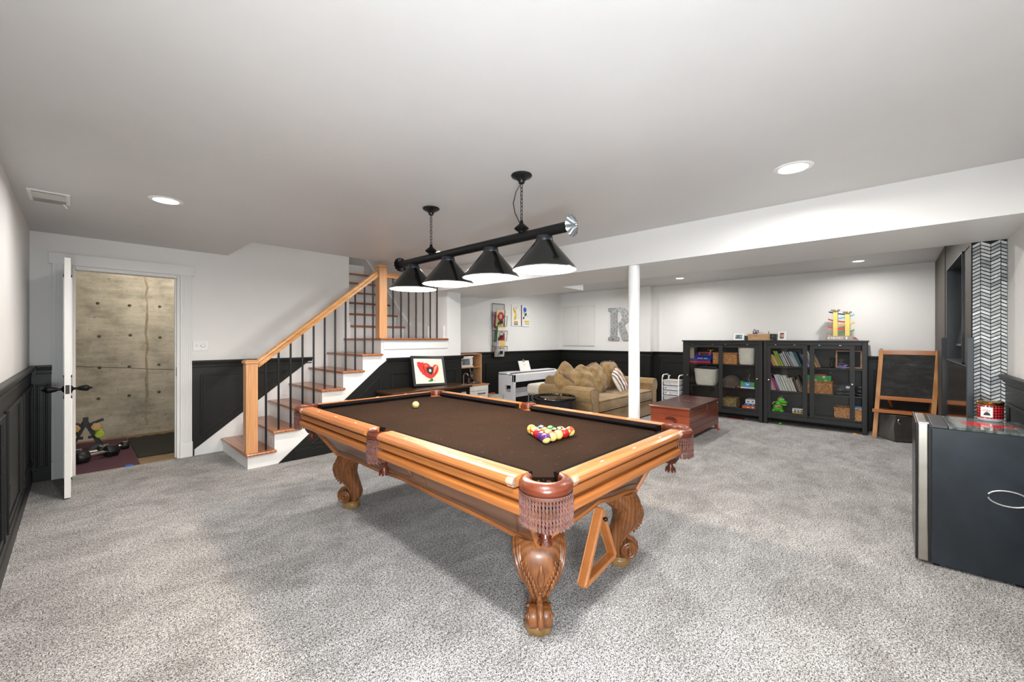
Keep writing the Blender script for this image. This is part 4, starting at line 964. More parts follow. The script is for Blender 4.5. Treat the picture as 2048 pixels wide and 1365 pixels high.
# dinosaur toy
dn=thing('dinosaur_toy','bright green plastic dinosaur toy on the bottom shelf','toy',(7.66,1.29,SH[0]))
GRN=plain('#4fc024',.3,0,.1);
m=MB(); m.ball((7.66,1.315,SH[0]+.072),.07,20,14,(.85,1.0,1.0)).ball((7.65,1.30,SH[0]+.14),.045,16,12,(.9,1,1.2)); part(m,'body',GRN,dn)
m=MB(); m.ball((7.64,1.265,SH[0]+.195),.052,20,14,(.95,1.0,.95)).ball((7.625,1.225,SH[0]+.172),.042,18,12,(1,1.15,.62)); part(m,'head',GRN,dn)
part(MB().ball((7.625,1.222,SH[0]+.132),.036,16,10,(1,1.1,.45)),'jaw',plain('#8cdc4a',.3),dn)
part(MB().ball((7.618,1.218,SH[0]+.148),.033,16,10,(1,1.05,.3)),'mouth',plain('#8d1f1c',.4),dn)
for dy in (.012,-.022): 
    e=part(MB().ball((7.598,1.25+dy,SH[0]+.215),.011,12,8),'eye',plain('#f4f4f0',.2),dn); part(MB().ball((7.589,1.248+dy,SH[0]+.216),.005,8,6),'pupil',BLK,e)
for y in (1.365,1.255): part(MB().ball((7.62,y,SH[0]+.028),.036,14,10,(1,.85,.8)),'foot',GRN,dn)
part(MB().ball((7.60,1.30,SH[0]+.098),.036,16,10,(.35,1.25,.55)),'belly_badge',plain('#e99a4a',.4),dn)
part(MB().ball((7.588,1.285,SH[0]+.096),.018,14,8,(.2,1.5,.5)),'badge_mark',plain('#b8322c',.4),dn)
part(MB().ball((7.598,1.325,SH[0]+.124),.012,10,8,(.4,1.4,.7)),'badge_button',plain('#3a62c2',.4),dn)
part(MB().tube([(7.66,1.385,SH[0]+.12),(7.66,1.375,SH[0]+.150),(7.66,1.35,SH[0]+.160),(7.66,1.325,SH[0]+.150)],.008,8),'handle',plain('#efd27a',.4),dn)
for k,(dy,dz) in enumerate(((0,.254),(.03,.242),(.052,.215))): part(MB().ball((7.645,1.262+dy,SH[0]+dz),.010,8,6,(.6,1,1.3)),'crest',plain('#c83a8a',.4),dn)
# toy bus
bs=thing('toy_bus','white and yellow toy bus on the bottom shelf','toy',(7.64,1.04,SH[0]))
part(MB().box(7.59,.972,SH[0]+.012,7.68,1.112,SH[0]+.036),'chassis',plain('#e2ab2c',.35),bs,bevel=.005)
part(MB().box(7.59,.972,SH[0]+.036,7.68,1.112,SH[0]+.092),'body',plain('#eeeeec',.35),bs,bevel=.006)
for k in range(3):
    y=1.075-.042*k
    for z0,z1 in ((.040,.056),(.064,.078)): part(MB().box(7.5875,y-.016,SH[0]+z0,7.592,y+.016,SH[0]+z1),'window',plain(['#2a3a4a','#2c3f7a','#33343a'][k],.15),bs)
for y in (1.075,1.0): part(MB().cyl((7.588,y,SH[0]+.012),(7.60,y,SH[0]+.012),.012,12).cyl((7.67,y,SH[0]+.012),(7.685,y,SH[0]+.012),.012,12),'wheel',BLK,bs)
# ---- on top of the cases
ZTOP=1.327
def photo(y,w,h,x,rz,tilt,label,cols):
    o=thing('photo_frame',label,'picture frame',(x,y,ZTOP),rz=rz,world=False); M=T(0,0,h/2)@R(tilt,'Y')
    part(MB().box(-.008,-w/2,-h/2,.004,w/2,h/2,M=M),'frame',plain('#e9e9e8',.35),o,bevel=.003)
    ph=part(MB().box(-.0095,-w/2+.033,-h/2+.026,-.0078,w/2-.030,h/2-.026,M=M),'photo',plain(cols[0],.3,0,.3),o)
    for (yy,zz,rr,sz,c) in cols[1]: part(MB().lathe([(0,.0103),(rr,.0100),(rr,.009)],n=12,M=M@T(0,yy,zz)@R(-90,'Y')@Matrix.Diagonal((sz,1,1,1))),'photo_shape',plain(c,.4),ph)
    part(MB().bar((.0,0,0),(.06,0,-h/2+.004 if False else -h/2*.96),.03,.003) if False else MB().bar((.012,0,h*.55),(.062,0,.002),.035,.003,up=(1,0,0)),'easel_back',BLK,o)
photo(1.882,.165,.118,7.70,0,9,'white landscape photo frame on left bookcase, left of the wooden crate',('#2f5a6a',[(.012,-.006,.018,1.3,'#7a5a48'),(-.03,.004,.02,1.2,'#5aa3ad'),(.045,.01,.012,1.0,'#8fb9c0'),(.014,.008,.012,.8,'#3a2a26')]))
photo(1.262,.118,.146,7.70,-8,14,'white portrait photo frame on right bookcase, beside a black box',('#5a4a42',[(-.004,.004,.024,1.2,'#c98a72'),(.01,-.03,.02,1.0,'#7a6a3a'),(-.004,.03,.014,.7,'#3a2c26')]))
single(MB().box(7.68,1.728,ZTOP,7.78,1.795,ZTOP+.078),'speaker_box',plain('#2b2e33',.5),'small charcoal box left of the wooden crate','box',(7.73,1.76,ZTOP),bevel=.004)
b2=thing('black_box','black boxy speaker right of the wooden crate','speaker',(7.74,1.385,ZTOP)); part(MB().box(7.68,1.338,ZTOP,7.80,1.440,ZTOP+.105),'case',plain('#24272a',.4),b2,bevel=.004)
part(MB().box(7.678,1.385,ZTOP+.012,7.681,1.425,ZTOP+.018),'badge',CHROME,b2); part(MB().lathe([(0,.002),(.022,.002),(.026,0)],n=18,M=T(7.680,1.39,ZTOP+.060)@R(-90,'Y')),'cone',plain('#4b4f52',.6),b2)
ct=thing('wooden_crate','pale wooden crate full of cords on top of the bookcases','crate',(7.68,1.575,ZTOP))
PINE=wood('pine','#d9b489','#b98d5e','y',1.0,.6,14,0,.6)
for x in (7.605,7.775):
    for k in range(3): part(MB().add([(x,1.425-.002*k,ZTOP+.004+.036*k),(x,1.722+.004*k,ZTOP+.004+.036*k),(x+.012,1.722+.004*k,ZTOP+.004+.036*k),(x+.012,1.425-.002*k,ZTOP+.004+.036*k),(x,1.423-.002*k,ZTOP+.036+.036*k),(x,1.725+.005*k,ZTOP+.036+.036*k),(x+.012,1.725+.005*k,ZTOP+.036+.036*k),(x+.012,1.423-.002*k,ZTOP+.036+.036*k)],[(0,1,2,3),(7,6,5,4),(4,5,1,0),(5,6,2,1),(6,7,3,2),(7,4,0,3)]),'slat',PINE,ct,bevel=.002)
for y in (1.43,1.718): part(MB().box(7.617,y-.006,ZTOP,7.775,y+.006,ZTOP+.108),'end_board',PINE,ct)
part(MB().box(7.61,1.43,ZTOP,7.78,1.71,ZTOP+.008),'base',PINE,ct)
single(MB().tube([(7.66,1.655,ZTOP+.06),(7.66,1.66,ZTOP+.14),(7.66,1.64,ZTOP+.185),(7.66,1.625,ZTOP+.165),(7.66,1.632,ZTOP+.10)],.006,7).tube([(7.68,1.62,ZTOP+.09),(7.68,1.61,ZTOP+.165),(7.68,1.592,ZTOP+.172),(7.68,1.585,ZTOP+.14),(7.67,1.61,ZTOP+.11)],.006,7),'cable',plain('#2a2c34',.5),'looped dark cable rising from the wooden crate','cable',(7.66,1.63,ZTOP+.05))
single(MB().box(7.64,1.61,ZTOP+.05,7.72,1.665,ZTOP+.128),'power_brick',plain('#242c62',.5),'navy plug block sitting in the wooden crate','plug',(7.68,1.64,ZTOP+.05),bevel=.01)
single(MB().tube([(7.66,1.60,ZTOP+.12),(7.66,1.57,ZTOP+.125),(7.66,1.545,ZTOP+.135),(7.66,1.52,ZTOP+.12)],.004,6),'cable',plain('#8fa3b4',.5),'thin pale blue cable across the top of the wooden crate','cable',(7.66,1.56,ZTOP+.11))
single(MB().prism([(0,0),(.012,0),(.020,.06),(.012,.058)],0,.01,M=Matrix(((0,0,1,7.66),(-1,0,0,1.452),(0,1,0,ZTOP+.09),(0,0,0,1)))),'adapter',plain('#4a5a5e',.5),'slim grey adapter poking up at right end of wooden crate','adapter',(7.66,1.45,ZTOP+.09))
# ramp racer toy
rp=thing('ramp_racer_toy','wooden toy car ramp with two yellow towers and coloured tracks','toy',(7.72,.50,ZTOP))
YW_=plain('#e8cf74',.45,0,.08); GRY=plain('#a79d94',.5)
part(MB().prism([(0,0),(.365,0),(.352,.018),(.325,.048),(.29,.064),(.22,.072),(0,.068)],-.05,.05,M=Matrix(((0,0,1,7.72),(-1,0,0,.69),(0,1,0,ZTOP),(0,0,0,1)))),'base',GRY,rp,bevel=.003)
part(MB().box(7.668,.505,ZTOP+.022,7.671,.645,ZTOP+.05).box(7.668,.66,ZTOP+.024,7.671,.68,ZTOP+.05),'base_print',plain('#ece8e0',.5),rp)
part(MB().box(7.6675,.455,ZTOP+.020,7.6705,.472,ZTOP+.056),'base_print',plain('#f6f4f0',.5),rp)
part(MB().prism([(.30,.022),(.352,.02),(.33,.044),(.30,.052)],-.052,-.050,M=Matrix(((0,0,1,7.72),(-1,0,0,.69),(0,1,0,ZTOP),(0,0,0,1)))),'base_print',plain('#a8514a',.5),rp)
part(MB().bar((7.668,.51,ZTOP+.028),(7.668,.535,ZTOP+.046),.003,.004).bar((7.668,.535,ZTOP+.028),(7.668,.51,ZTOP+.046),.003,.004),'base_print',plain('#c02c34',.5),rp)
part(MB().bar((7.667,.635,ZTOP+.026),(7.667,.62,ZTOP+.046),.003,.005).bar((7.667,.60,ZTOP+.026),(7.667,.585,ZTOP+.046),.003,.005).bar((7.667,.575,ZTOP+.03),(7.667,.55,ZTOP+.042),.003,.005),'base_print',plain('#3a3634',.5),rp)
for y,zt in ((.593,1.765),(.455,1.732)):
    tw=MB()
    for xx in (7.685,7.755): tw.box(xx-.008,y-.027,ZTOP+.07,xx+.008,y+.027,zt)
    part(tw,'tower',YW_,rp,bevel=.002)
    part(MB().box(7.66,y-.048,zt,7.78,y+.052,zt+.022),'tower_cap',plain('#8d8279',.5),rp,bevel=.002)
    part(MB().box(7.658,y-.02,zt+.002,7.66,y-.008,zt+.020),'cap_mark',plain('#f0eee8',.5),rp)
for (ya,za,yb,zb_,h) in ((.672,1.756,.478,1.712,'#1c3280'),(.376,1.705,.572,1.655,'#55b0cc'),(.680,1.645,.478,1.600,'#b8141c'),(.376,1.588,.572,1.540,'#f0b11c'),(.682,1.532,.478,1.486,'#e2222a'),(.380,1.480,.572,1.428,'#3a9a1c')):
    pts=[(7.72,ya+(yb-ya)*u,za+(zb_-za)*(1.6*u-.6*u*u)+.0) for u in [k/10 for k in range(11)]]
    rings=[]
    for p in pts: rings.append([(p[0]+dx,p[1],p[2]+dz) for dx,dz in ((-.028,-.009),(.028,-.009),(.028,.009),(.022,.009),(.022,-.002),(-.022,-.002),(-.022,.009),(-.028,.009))])
    part(MB().loft(rings,True,False,False),'track',plain(h,.35),rp)
single(MB().box(7.68,.655,ZTOP+.072,7.72,.685,ZTOP+.088).cyl((7.685,.66,ZTOP+.076),(7.69,.66,ZTOP+.076),.007,8),'toy_car',plain('#c2a05a',.4),'tiny tan toy car parked on the ramp toy base','toy',(7.70,.67,ZTOP+.07),bevel=.004)
# strays under the cases
single(MB().ball((7.56,1.262,.018),.022,12,8,(1,1.2,.85)),'toy_ball',plain('#2f9a1c',.4),'small green ball on the carpet under the right bookcase','toy',(7.56,1.262,0))
single(MB().lathe([(0,.012),(.02,.010),(.028,.004),(.03,0)],(7.55,.36,0),14),'toy_disc',plain('#d9952c',.4),'flat orange toy disc on the carpet under the right end of bookcase','toy',(7.55,.36,0))
single(MB().box(7.60,1.80,.0,7.72,2.05,.012),'toy_tray',plain('#7a1c22',.5),'dark red flat toy under the left bookcase','toy',(7.66,1.92,0),bevel=.003)
# ============================================================ SOFA, CHEST AND THE REST OF THE FAR END
TAN=fabric('#9d835d','#7f6846',.95,120,'tan_chenille',4); TAN2=fabric('#a1855a','#7d643f',.95,140,'tan_pillow',7)
def rbox(m,c,d,r=.04,n=4,crown=0):
    """box with rounded edges and a slightly crowned top, as rounded-rectangle rings"""
    rings=[]; zs=[]
    for k in range(n+1): a=PI/2*k/n; zs.append((-d[2]/2+r-r*math.cos(a)*1.0,r-r*math.sin(a)))
    zs=[(-d[2]/2+r*(1-math.sin(a)) ,r*(1-math.cos(a))) for a in [PI/2*(1-k/n) for k in range(n+1)]]
    zs=[(-d[2]/2+r-r*math.sin(PI/2*(1-k/n)), r-r*math.cos(PI/2*(1-k/n))) for k in range(n+1)]
    prof=zs+[(-z,i) for z,i in reversed(zs)]
    for z,i in prof:
        ring=[]; hx,hy=d[0]/2-i,d[1]/2-i; rr=max(.004,r*1.2-i)
        for cx,cy,a0 in ((hx-rr,hy-rr,0),(-hx+rr,hy-rr,90),(-hx+rr,-hy+rr,180),(hx-rr,-hy+rr,270)):
            for k in range(4): a=math.radians(a0+30*k); ring.append((c[0]+cx+rr*math.cos(a),c[1]+cy+rr*math.sin(a),c[2]+z))
        rings.append(ring)
    m.loft(rings); top=rings[-1]
    if crown:
        c0=(c[0],c[1],c[2]+d[2]/2+crown)
        mid=[tuple(p[q]*.5+c0[q]*.5+(0 if q<2 else crown*.28) for q in range(3)) for p in top]
        m.loft([top,mid,[c0]*len(top)],False)
    return m
sofa=thing('sofa','tan chenille sofa with rolled arms in the nook behind the white column','sofa',(6.07,3.5,0))
S0,S1,SF,SB=5.14,6.98,3.10,4.02
part(MB().box(S0-.02,SF+.02,.03,S1+.02,SB,.275),'base',TAN,sofa,bevel=.02,seg=3)
part(MB().box(S0-.03,SF,.02,S1+.03,SF+.02,.262),'skirt',TAN,sofa,bevel=.006)
for a,b in ((S0+.005,(S0+S1)/2-.004),((S0+S1)/2+.004,S1-.005)):
    part(rbox(MB(),((a+b)/2,SF+.36,.365),(b-a,.76,.17),.035,5,.028),'seat_cushion',TAN,sofa)
    part(MB().tube([(a+.03,SF-.018,.44),(b-.03,SF-.018,.44)],.006,6).tube([(a+.03,SF-.018,.292),(b-.03,SF-.018,.292)],.006,6),'welt',TAN,sofa)
rings=[]
for x in (S0-.02,S1+.02):
    rings.append([(x,SB-.24,.25),(x,SB-.18,.70),(x,SB-.13,.76),(x,SB-.06,.775),(x,SB,.74),(x,SB+.03,.66),(x,SB+.02,.03),(x,SB-.2,.03)])
part(MB().loft(rings,True,False,False),'back',TAN,sofa,bevel=.03,seg=4)
for x0,s in ((S0,-1),(S1,1)):
    sec=[(0,.05),(0,.50),(.012,.56),(-.005,.60),(-.03,.632),(-.08,.65),(-.14,.645),(-.19,.615),(-.215,.565),(-.215,.51),(-.19,.46),(-.165,.43),(-.165,.05)]
    rr=[[(x0-s*d*-1*(-1) if False else x0-s*(-1)*d*(-1)*-1, y, z) for d,z in sec] for y in (SF,SB)]
    rr=[[(x0+(-d)*s,y,z) for d,z in sec] for y in (SF-.01,SB)]
    part(MB().loft(rr,True,False,False),'arm',TAN,sofa,bevel=.012,seg=3)
    fs_=[(x0+(-d*.9-.01)*s,SF-.018,.06+(z-.05)*.965) for d,z in sec]
    part(MB().tube(fs_,.007,6,closed=True),'arm_welt',TAN,sofa)
    part(MB().loft([[(x,SF-.020,z) for x,_,z in fs_],[(x,SF-.008,z) for x,_,z in fs_]],True,False,False),'arm_panel',TAN,sofa)
def pillow(name,c,w,h,t,rot,mat,label,wr=.012,seed=0,trim=None):
    r_=random.Random(seed); ph=[r_.uniform(0,6) for _ in range(8)]
    o=thing(name,label,'pillow',c,world=False); o.rotation_euler=Euler([math.radians(a) for a in rot])
    n=30; m=MB()
    def f(u,v_,s):
        x=2*u-1;y=2*v_-1
        e=(max(0,1-abs(x)**2.6)**.55)*(max(0,1-abs(y)**2.6)**.55)
        px=x*w/2*math.sqrt(1-.30*y**4)*(1-.03*(1-y*y)); py=y*h/2*math.sqrt(1-.30*x**4)*(1-.03*(1-x*x))
        wrk=wr*e*(math.sin(7*x+3*y+ph[0]+2*math.sin(3*y+ph[1]))+.7*math.sin(11*y-5*x+ph[2])+.6*math.sin(5*x*y*3+ph[3])) 
        return (px,-s*(t/2*e+ (wrk if s>0 else 0)),py)
    m.grid(lambda u,v_:f(u,v_,1),n,n); m.grid(lambda u,v_:f(v_,u,-1),n,n)
    part(m,'cover',mat,o)
    b=[(-1,-1),(1,-1),(1,1),(-1,1)]
    edge=[]
    for (a,b2) in zip(b,b[1:]+b[:1]):
        for k in range(8): 
            q=k/8; x=a[0]+(b2[0]-a[0])*q; y=a[1]+(b2[1]-a[1])*q; edge.append(Vector(f((x+1)/2,(y+1)/2,1)))
    part(MB().tube(edge,.006,6,closed=True),'piping',mat,o)
    if trim:
        m=MB()
        for k in range(60):
            u=k/59; x=trim[0]+(trim[2]-trim[0])*u; y=trim[1]+(trim[3]-trim[1])*u
            p=Vector(f(x,y,1)); m.ball(p+Vector((r_.uniform(-.018,.018),-.004,r_.uniform(-.018,.018))),.010,6,4,(1.2,.5,1.2))
        tr0=part(m,'embroidered_trim',plain('#6f5a50',.8,0,.4),o); tr0['kind']='stuff'
    return o
pillow('throw_pillow',(5.20,3.66,.70),.60,.52,.20,(-24,-30,14),TAN2,'tan pillow with dark embroidered band slumped over the left sofa arm',.006,1,(.28,.98,.55,.02))
pillow('throw_pillow',(5.50,3.58,.665),.64,.50,.22,(-28,-20,9),TAN2,'rumpled tan pillow second from left on the sofa',.014,2)
pillow('throw_pillow',(5.93,3.63,.675),.68,.52,.24,(-24,-12,5),TAN2,'wide wrinkled tan back pillow in the middle of the sofa',.014,3,(.0,.97,.95,.97))
pillow('throw_pillow',(6.58,3.68,.70),.66,.52,.22,(-20,2,4),TAN2,'tan back pillow standing behind the striped pillow',.010,4,(.0,.97,.95,.97))
ST=NT('striped_linen',.9); sp_=ST.n('ShaderNodeSeparateXYZ',{0:ST.n('ShaderNodeTexCoord').outputs['Object']})
u_=ST.math('ADD',ST.math('MULTIPLY',sp_.outputs[0],2.1),.5)
ST.link(ST.ramp(u_,[(0,'#e9e2da'),(.10,'#8d8078'),(.17,'#f0eae2'),(.24,'#6f655f'),(.34,'#efe8df'),(.46,'#a9806a'),(.60,'#efe6dc'),(.68,'#9a7868'),(.84,'#b08c7a'),(.93,'#e9e2da')],'CONSTANT'),'Base Color'); ST.bump(ST.noise(ST.coords(),200,2),.25,.002)
pillow('throw_pillow',(6.38,3.40,.635),.44,.42,.13,(-24,-18,14),ST.m,'white pillow with brown and grey stripes on the sofa',.004,5)

# ---- cedar chest
CED=wood('cedar_x','#8e421f','#57230e','x',1.0,.35,9,.25,.8); CEDY=wood('cedar_y','#b5532a','#7c2f14','y',1.0,.3,9,.5,.7); CEDT=wood('cedar_top','#54291d','#371710','x',1.0,.35,8,.25,.7)
ch=thing('blanket_chest','reddish cedar blanket chest with dark lid in front of the sofa','chest',(6.04,2.165,0))
X0,X1,Y0,Y1=5.43,6.65,1.905,2.425
for k in range(4):
    z0,z1=.07+.0875*k,.07+.0875*(k+1)-.0018
    for y in (Y0,Y1-.02): part(MB().box(X0,y,z0,X1,y+.02,z1),'plank',CED,ch,bevel=.0025)
    for x in (X0-.002,X1-.018): part(MB().box(x,Y0+.001,z0,x+.02,Y1-.001,z1),'plank',CEDY,ch,bevel=.0025)
part(MB().box(X0+.02,Y0+.02,.07,X1-.02,Y1-.02,.09),'floor_board',CED,ch)
part(MB().box(X0-.032,Y0-.022,.422,X1+.022,Y1+.022,.450),'lid',CEDT,ch,bevel=.008)
part(MB().box(X0-.036,Y0-.020,.420,X0-.004,Y1+.020,.447),'lid_edge',CEDY,ch,bevel=.010)
for x in (X0,X1-.10):
    for y in (Y0,Y1-.03): part(MB().box(x,y,0,x+.10,y+.03,.075),'foot',CED,ch,bevel=.006)
part(MB().prism([(.075*math.cos(a),.045*math.sin(a)) for a in [PI*k/14 for k in range(15)]],0,.006,M=Matrix(((0,0,1,X0-.0065),(-1,0,0,2.15),(0,1,0,.265),(0,0,0,1)))),'grip_cutout',plain('#5a2010',.5),ch)
part(MB().tube([(X0-.012,2.09+.022*math.cos(2*PI*k/16),.262+.022*math.sin(2*PI*k/16)) for k in range(16)],.004,6,closed=True),'ring_pull',plain('#6a4a3a',.3,.8),ch)
nl=MB()
for zc in (.40,.31,.17,.10):
    for k in range(4):
        nl.ball((X1-.02-.02*k,Y0-.002,zc+.006*math.sin(k*2)),.0042,6,4); nl.ball((X0+.02+.022*k,Y0-.002,zc),.0042,6,4); nl.ball((X0-.004,Y0+.012+.018*k,zc),.0042,6,4)
for k in range(7): nl.ball((6.12+.012*math.sin(k*1.7),Y0-.001-(0),.405-.013*k),.0042,6,4)
part(nl,'stud_row',plain('#d8c9b4',.25,.9),ch)['kind']='stuff'
for k in range(6): part(MB().bar((6.08-.0*k,Y0-.005+.055*k,.4505),(6.085,Y0+.025+.055*k,.4505),.012,.0012),'lid_scuff',plain('#a58878',.5),ch)
single(MB().ball((6.50,1.86,.018),.018,10,8,(1,1.3,.9)),'toy_ball',plain('#d04a50',.4),'small coral red toy on the carpet below the cedar chest corner','toy',(6.50,1.86,0))

# ---- round drum table
rt=thing('drum_table','round black drum side table with glossy tray top by the sofa arm','side table',(4.545,3.43,0))
GB=plain('#111112',.16,.1,coat=.4)
part(MB().lathe([(.0,.06),(.285,.06),(.295,.07),(.300,.40),(.305,.42),(.300,.50),(.305,.515),(.0,.515)],(4.545,3.43,0),48),'drum',plain('#141415',.3),rt)
part(MB().lathe([(.300,.515),(.312,.520),(.314,.545),(.306,.555),(.297,.552),(.292,.535),(.0,.535)],(4.545,3.43,0),48),'tray_rim',GB,rt)
part(MB().lathe([(0,.5362),(.290,.5362)],(4.545,3.43,0),48),'tray_glass',plain('#0e1110',.03,0),rt)
for a in (40,130,220,310): part(MB().cyl((4.545+.24*math.cos(math.radians(a)),3.43+.24*math.sin(math.radians(a)),0),(4.545+.24*math.cos(math.radians(a)),3.43+.24*math.sin(math.radians(a)),.06),.022,10),'foot',GB,rt)
part(MB().box(4.835,3.30,.42,4.852,3.325,.49),'pull_tab',plain('#d9d9d6',.3),rt,bevel=.004)

# ---- white digital piano with clipboard, stool
pn=thing('digital_piano','white digital piano with side panels against the dark nook wall','piano',(6.05,5.05,0))
PW=plain('#d9dbe2',.4,0,.03); px0,px1,pf,pb,pz=5.27,6.72,4.86,5.24,.745
for x in (px0,px1-.055):
    part(MB().box(x,pf,0,x+.055,pf+.075,pz-.02).box(x,pb-.16,0,x+.055,pb,pz-.02).box(x,pf+.075,.52,x+.055,pb-.16,pz-.02).box(x,pf+.075,.22,x+.055,pb-.16,.40).box(x,pf+.02,.0,x+.055,pb,.03),'side_panel',PW,pn,bevel=.004)
part(MB().box(px0+.055,pf+.03,.58,px1-.055,pb,.70),'key_bed',PW,pn,bevel=.004)
part(MB().box(px0,pf+.16,.70,px1,pb,pz),'top_panel',PW,pn,bevel=.008)
part(MB().box(px0,pf,.58,px1,pf+.04,.715),'front_rail',PW,pn,bevel=.005)
part(MB().box(px0+.08,pf+.125,.718,px1-.08,pf+.168,.735),'slot',plain('#1c1d1f',.5),pn)
part(MB().box(px0,pf+.035,.70,px1,pf+.13,.722),'key_cover',plain('#e6e0d2',.35),pn,bevel=.004)
part(MB().box(px0+.055,pb-.06,.25,px1-.055,pb-.04,.42),'back_rail',PW,pn)
cb=thing('clipboard','white paper on a clipboard propped on the digital piano','clipboard',(5.83,5.08,pz)); M=T(5.83,5.10,pz+.095)@R(-18,'X')
part(MB().box(-.155,-.004,-.10,.155,.004,.10,M=M),'board',plain('#8a8d90',.5),cb)
part(MB().box(-.150,-.0055,-.098,.150,-.004,.096,M=M),'paper',plain('#eae6e0',.7),cb)
part(MB().box(-.03,-.007,.03,.03,-.0052,.034,M=M).box(-.025,-.007,.012,.025,-.0052,.015,M=M).box(-.02,-.007,-.004,.022,-.0052,-.001,M=M),'writing',plain('#9a9590',.7),cb)
part(MB().box(-.035,-.016,.082,.035,.006,.106,M=M).tube([M@Vector((-.012,-.006,.105)),M@Vector((-.012,-.006,.13)),M@Vector((.012,-.006,.13)),M@Vector((.012,-.006,.105))],.004,6),'clip',CHROME,cb)
stl=thing('piano_stool','cream upholstered stool between digital piano and sofa arm','stool',(5.44,4.30,0))
part(rbox(MB(),(5.44,4.30,.50),(.42,.50,.18),.055,5,.02),'seat',plain('#e4ddd2',.6),stl)
for x in (5.27,5.61):
    for y in (4.09,4.51): part(MB().cyl((x,y,0),(x,y,.43),.014,10),'leg',plain('#9aa0a6',.3,.8),stl)

# ---- wooden play kitchen
pk=thing('play_kitchen','birch and white toy kitchen with oven hood shelf in the corner','toy kitchen',(4.72,5.46,0))
BIR=wood('birch','#d3a87c','#b5875a','z',1.0,.5,9,.05,.5); BIRX=wood('birch_x','#d39a68','#b4784a','x',1.0,.45,9,.1,.5)
kx0,kx1,kf,kb=4.34,5.055,5.28,5.665
for x in (kx0,kx1-.016):
    part(MB().box(x,kf,0,x+.016,kb,.535),'side_panel',BIR,pk,bevel=.002); part(MB().box(x,kb-.21,.55,x+.016,kb,1.085),'upper_side',BIR,pk,bevel=.002)
part(MB().box(kx0-.01,kf-.02,.535,kx1+.012,kb,.552),'worktop',BIRX,pk,bevel=.003)
part(MB().box(kx0,kb-.21,1.07,kx1,kb,1.086).box(kx0+.016,kb-.21,.835,kx1-.016,kb,.85),'shelf',BIRX,pk,bevel=.002)
WK=plain('#e2e0da',.4)
for a,b in ((kx0+.02,(kx0+kx1)/2-.002),((kx0+kx1)/2+.002,kx1-.02)):
    d=part(MB().box(a,kf-.014,.05,b,kf+.002,.44),'door',WK,pk,bevel=.003)
    part(MB().box(a,kf-.014,.445,b,kf+.002,.53),'drawer_front',WK,pk,bevel=.003)
    h=MB().tube([((a+b)/2-.08,kf-.016,.395),((a+b)/2-.075,kf-.036,.395),((a+b)/2+.075,kf-.036,.395),((a+b)/2+.08,kf-.016,.395)],.009,8); part(h,'handle',BLK,d)
mw=part(MB().box(kx0+.05,kb-.20,.852,4.86,kb-.02,1.045),'microwave',WK,pk,bevel=.004)
part(MB().box(4.60,kb-.203,.89,4.775,kb-.199,1.0),'oven_window',plain('#6f7275',.2,0,.4),mw)
part(MB().tube([(4.835,kb-.202,.885),(4.835,kb-.225,.895),(4.835,kb-.225,1.005),(4.835,kb-.202,1.015)],.009,8),'handle',BLK,mw)
part(MB().tube([(kx0+.02,kb-.10,.82),(kx1-.02,kb-.10,.82)],.006,6),'hook_rail',plain('#3a3f42',.3,.8),pk)
part(MB().lathe([(0,0),(.075,0),(.085,.015),(.082,.015),(.073,.004),(0,.004)],(4.92,5.45,.553),20),'hob_basin',plain('#7d8a90',.25,.7),pk)
tp=thing('toy_pan','toy steel saucepan hanging on the play kitchen rail','toy pan',(4.86,5.52,.65))
part(MB().lathe([(0,-.03),(.066,-.03),(.072,.03),(.068,.03),(.062,-.026),(0,-.026)],n=22,M=T(4.87,5.52,.69)@R(70,'X')@R(10,'Y')),'pan',plain('#8f8a84',.25,.9),tp)
part(MB().cyl((4.865,5.55,.755),(4.865,5.565,.815),.007,8),'handle',plain('#b9b7b2',.3,.8),tp)
tf=thing('toy_faucet','tall toy tap curving over the play kitchen worktop','toy faucet',(4.70,5.55,.552))
part(MB().tube([(4.70,5.55,.552),(4.70,5.55,.70),(4.71,5.535,.735),(4.74,5.50,.735),(4.75,5.485,.70)],.011,8),'spout',plain('#c8cacc',.25,.9),tf)
single(MB().lathe([(0,0),(.03,0),(.032,.07),(.02,.085),(.02,.11),(0,.11)],(4.775,5.50,.552),14),'toy_bottle',plain('#3a3735',.25,.3),'small dark toy bottle on the play kitchen worktop','toy',(4.775,5.50,.552))
# low white storage box behind, with a coral dish
sb=thing('storage_box','low white box on the floor between play kitchen and piano','box',(5.30,5.25,0))
part(MB().box(5.13,5.10,0,5.25,5.42,.33),'body',plain('#dcdad0',.5),sb,bevel=.006)
part(MB().box(5.125,5.09,.33,5.255,5.43,.347),'lid',plain('#cfd6c9',.5),sb,bevel=.004)
single(MB().lathe([(0,0),(.03,0),(.045,.02),(.042,.022),(.028,.006),(0,.006)],(5.19,5.30,.348),18),'toy_bowl',plain('#d0503a',.4),'small coral toy bowl on the low white box','toy bowl',(5.19,5.30,.348))

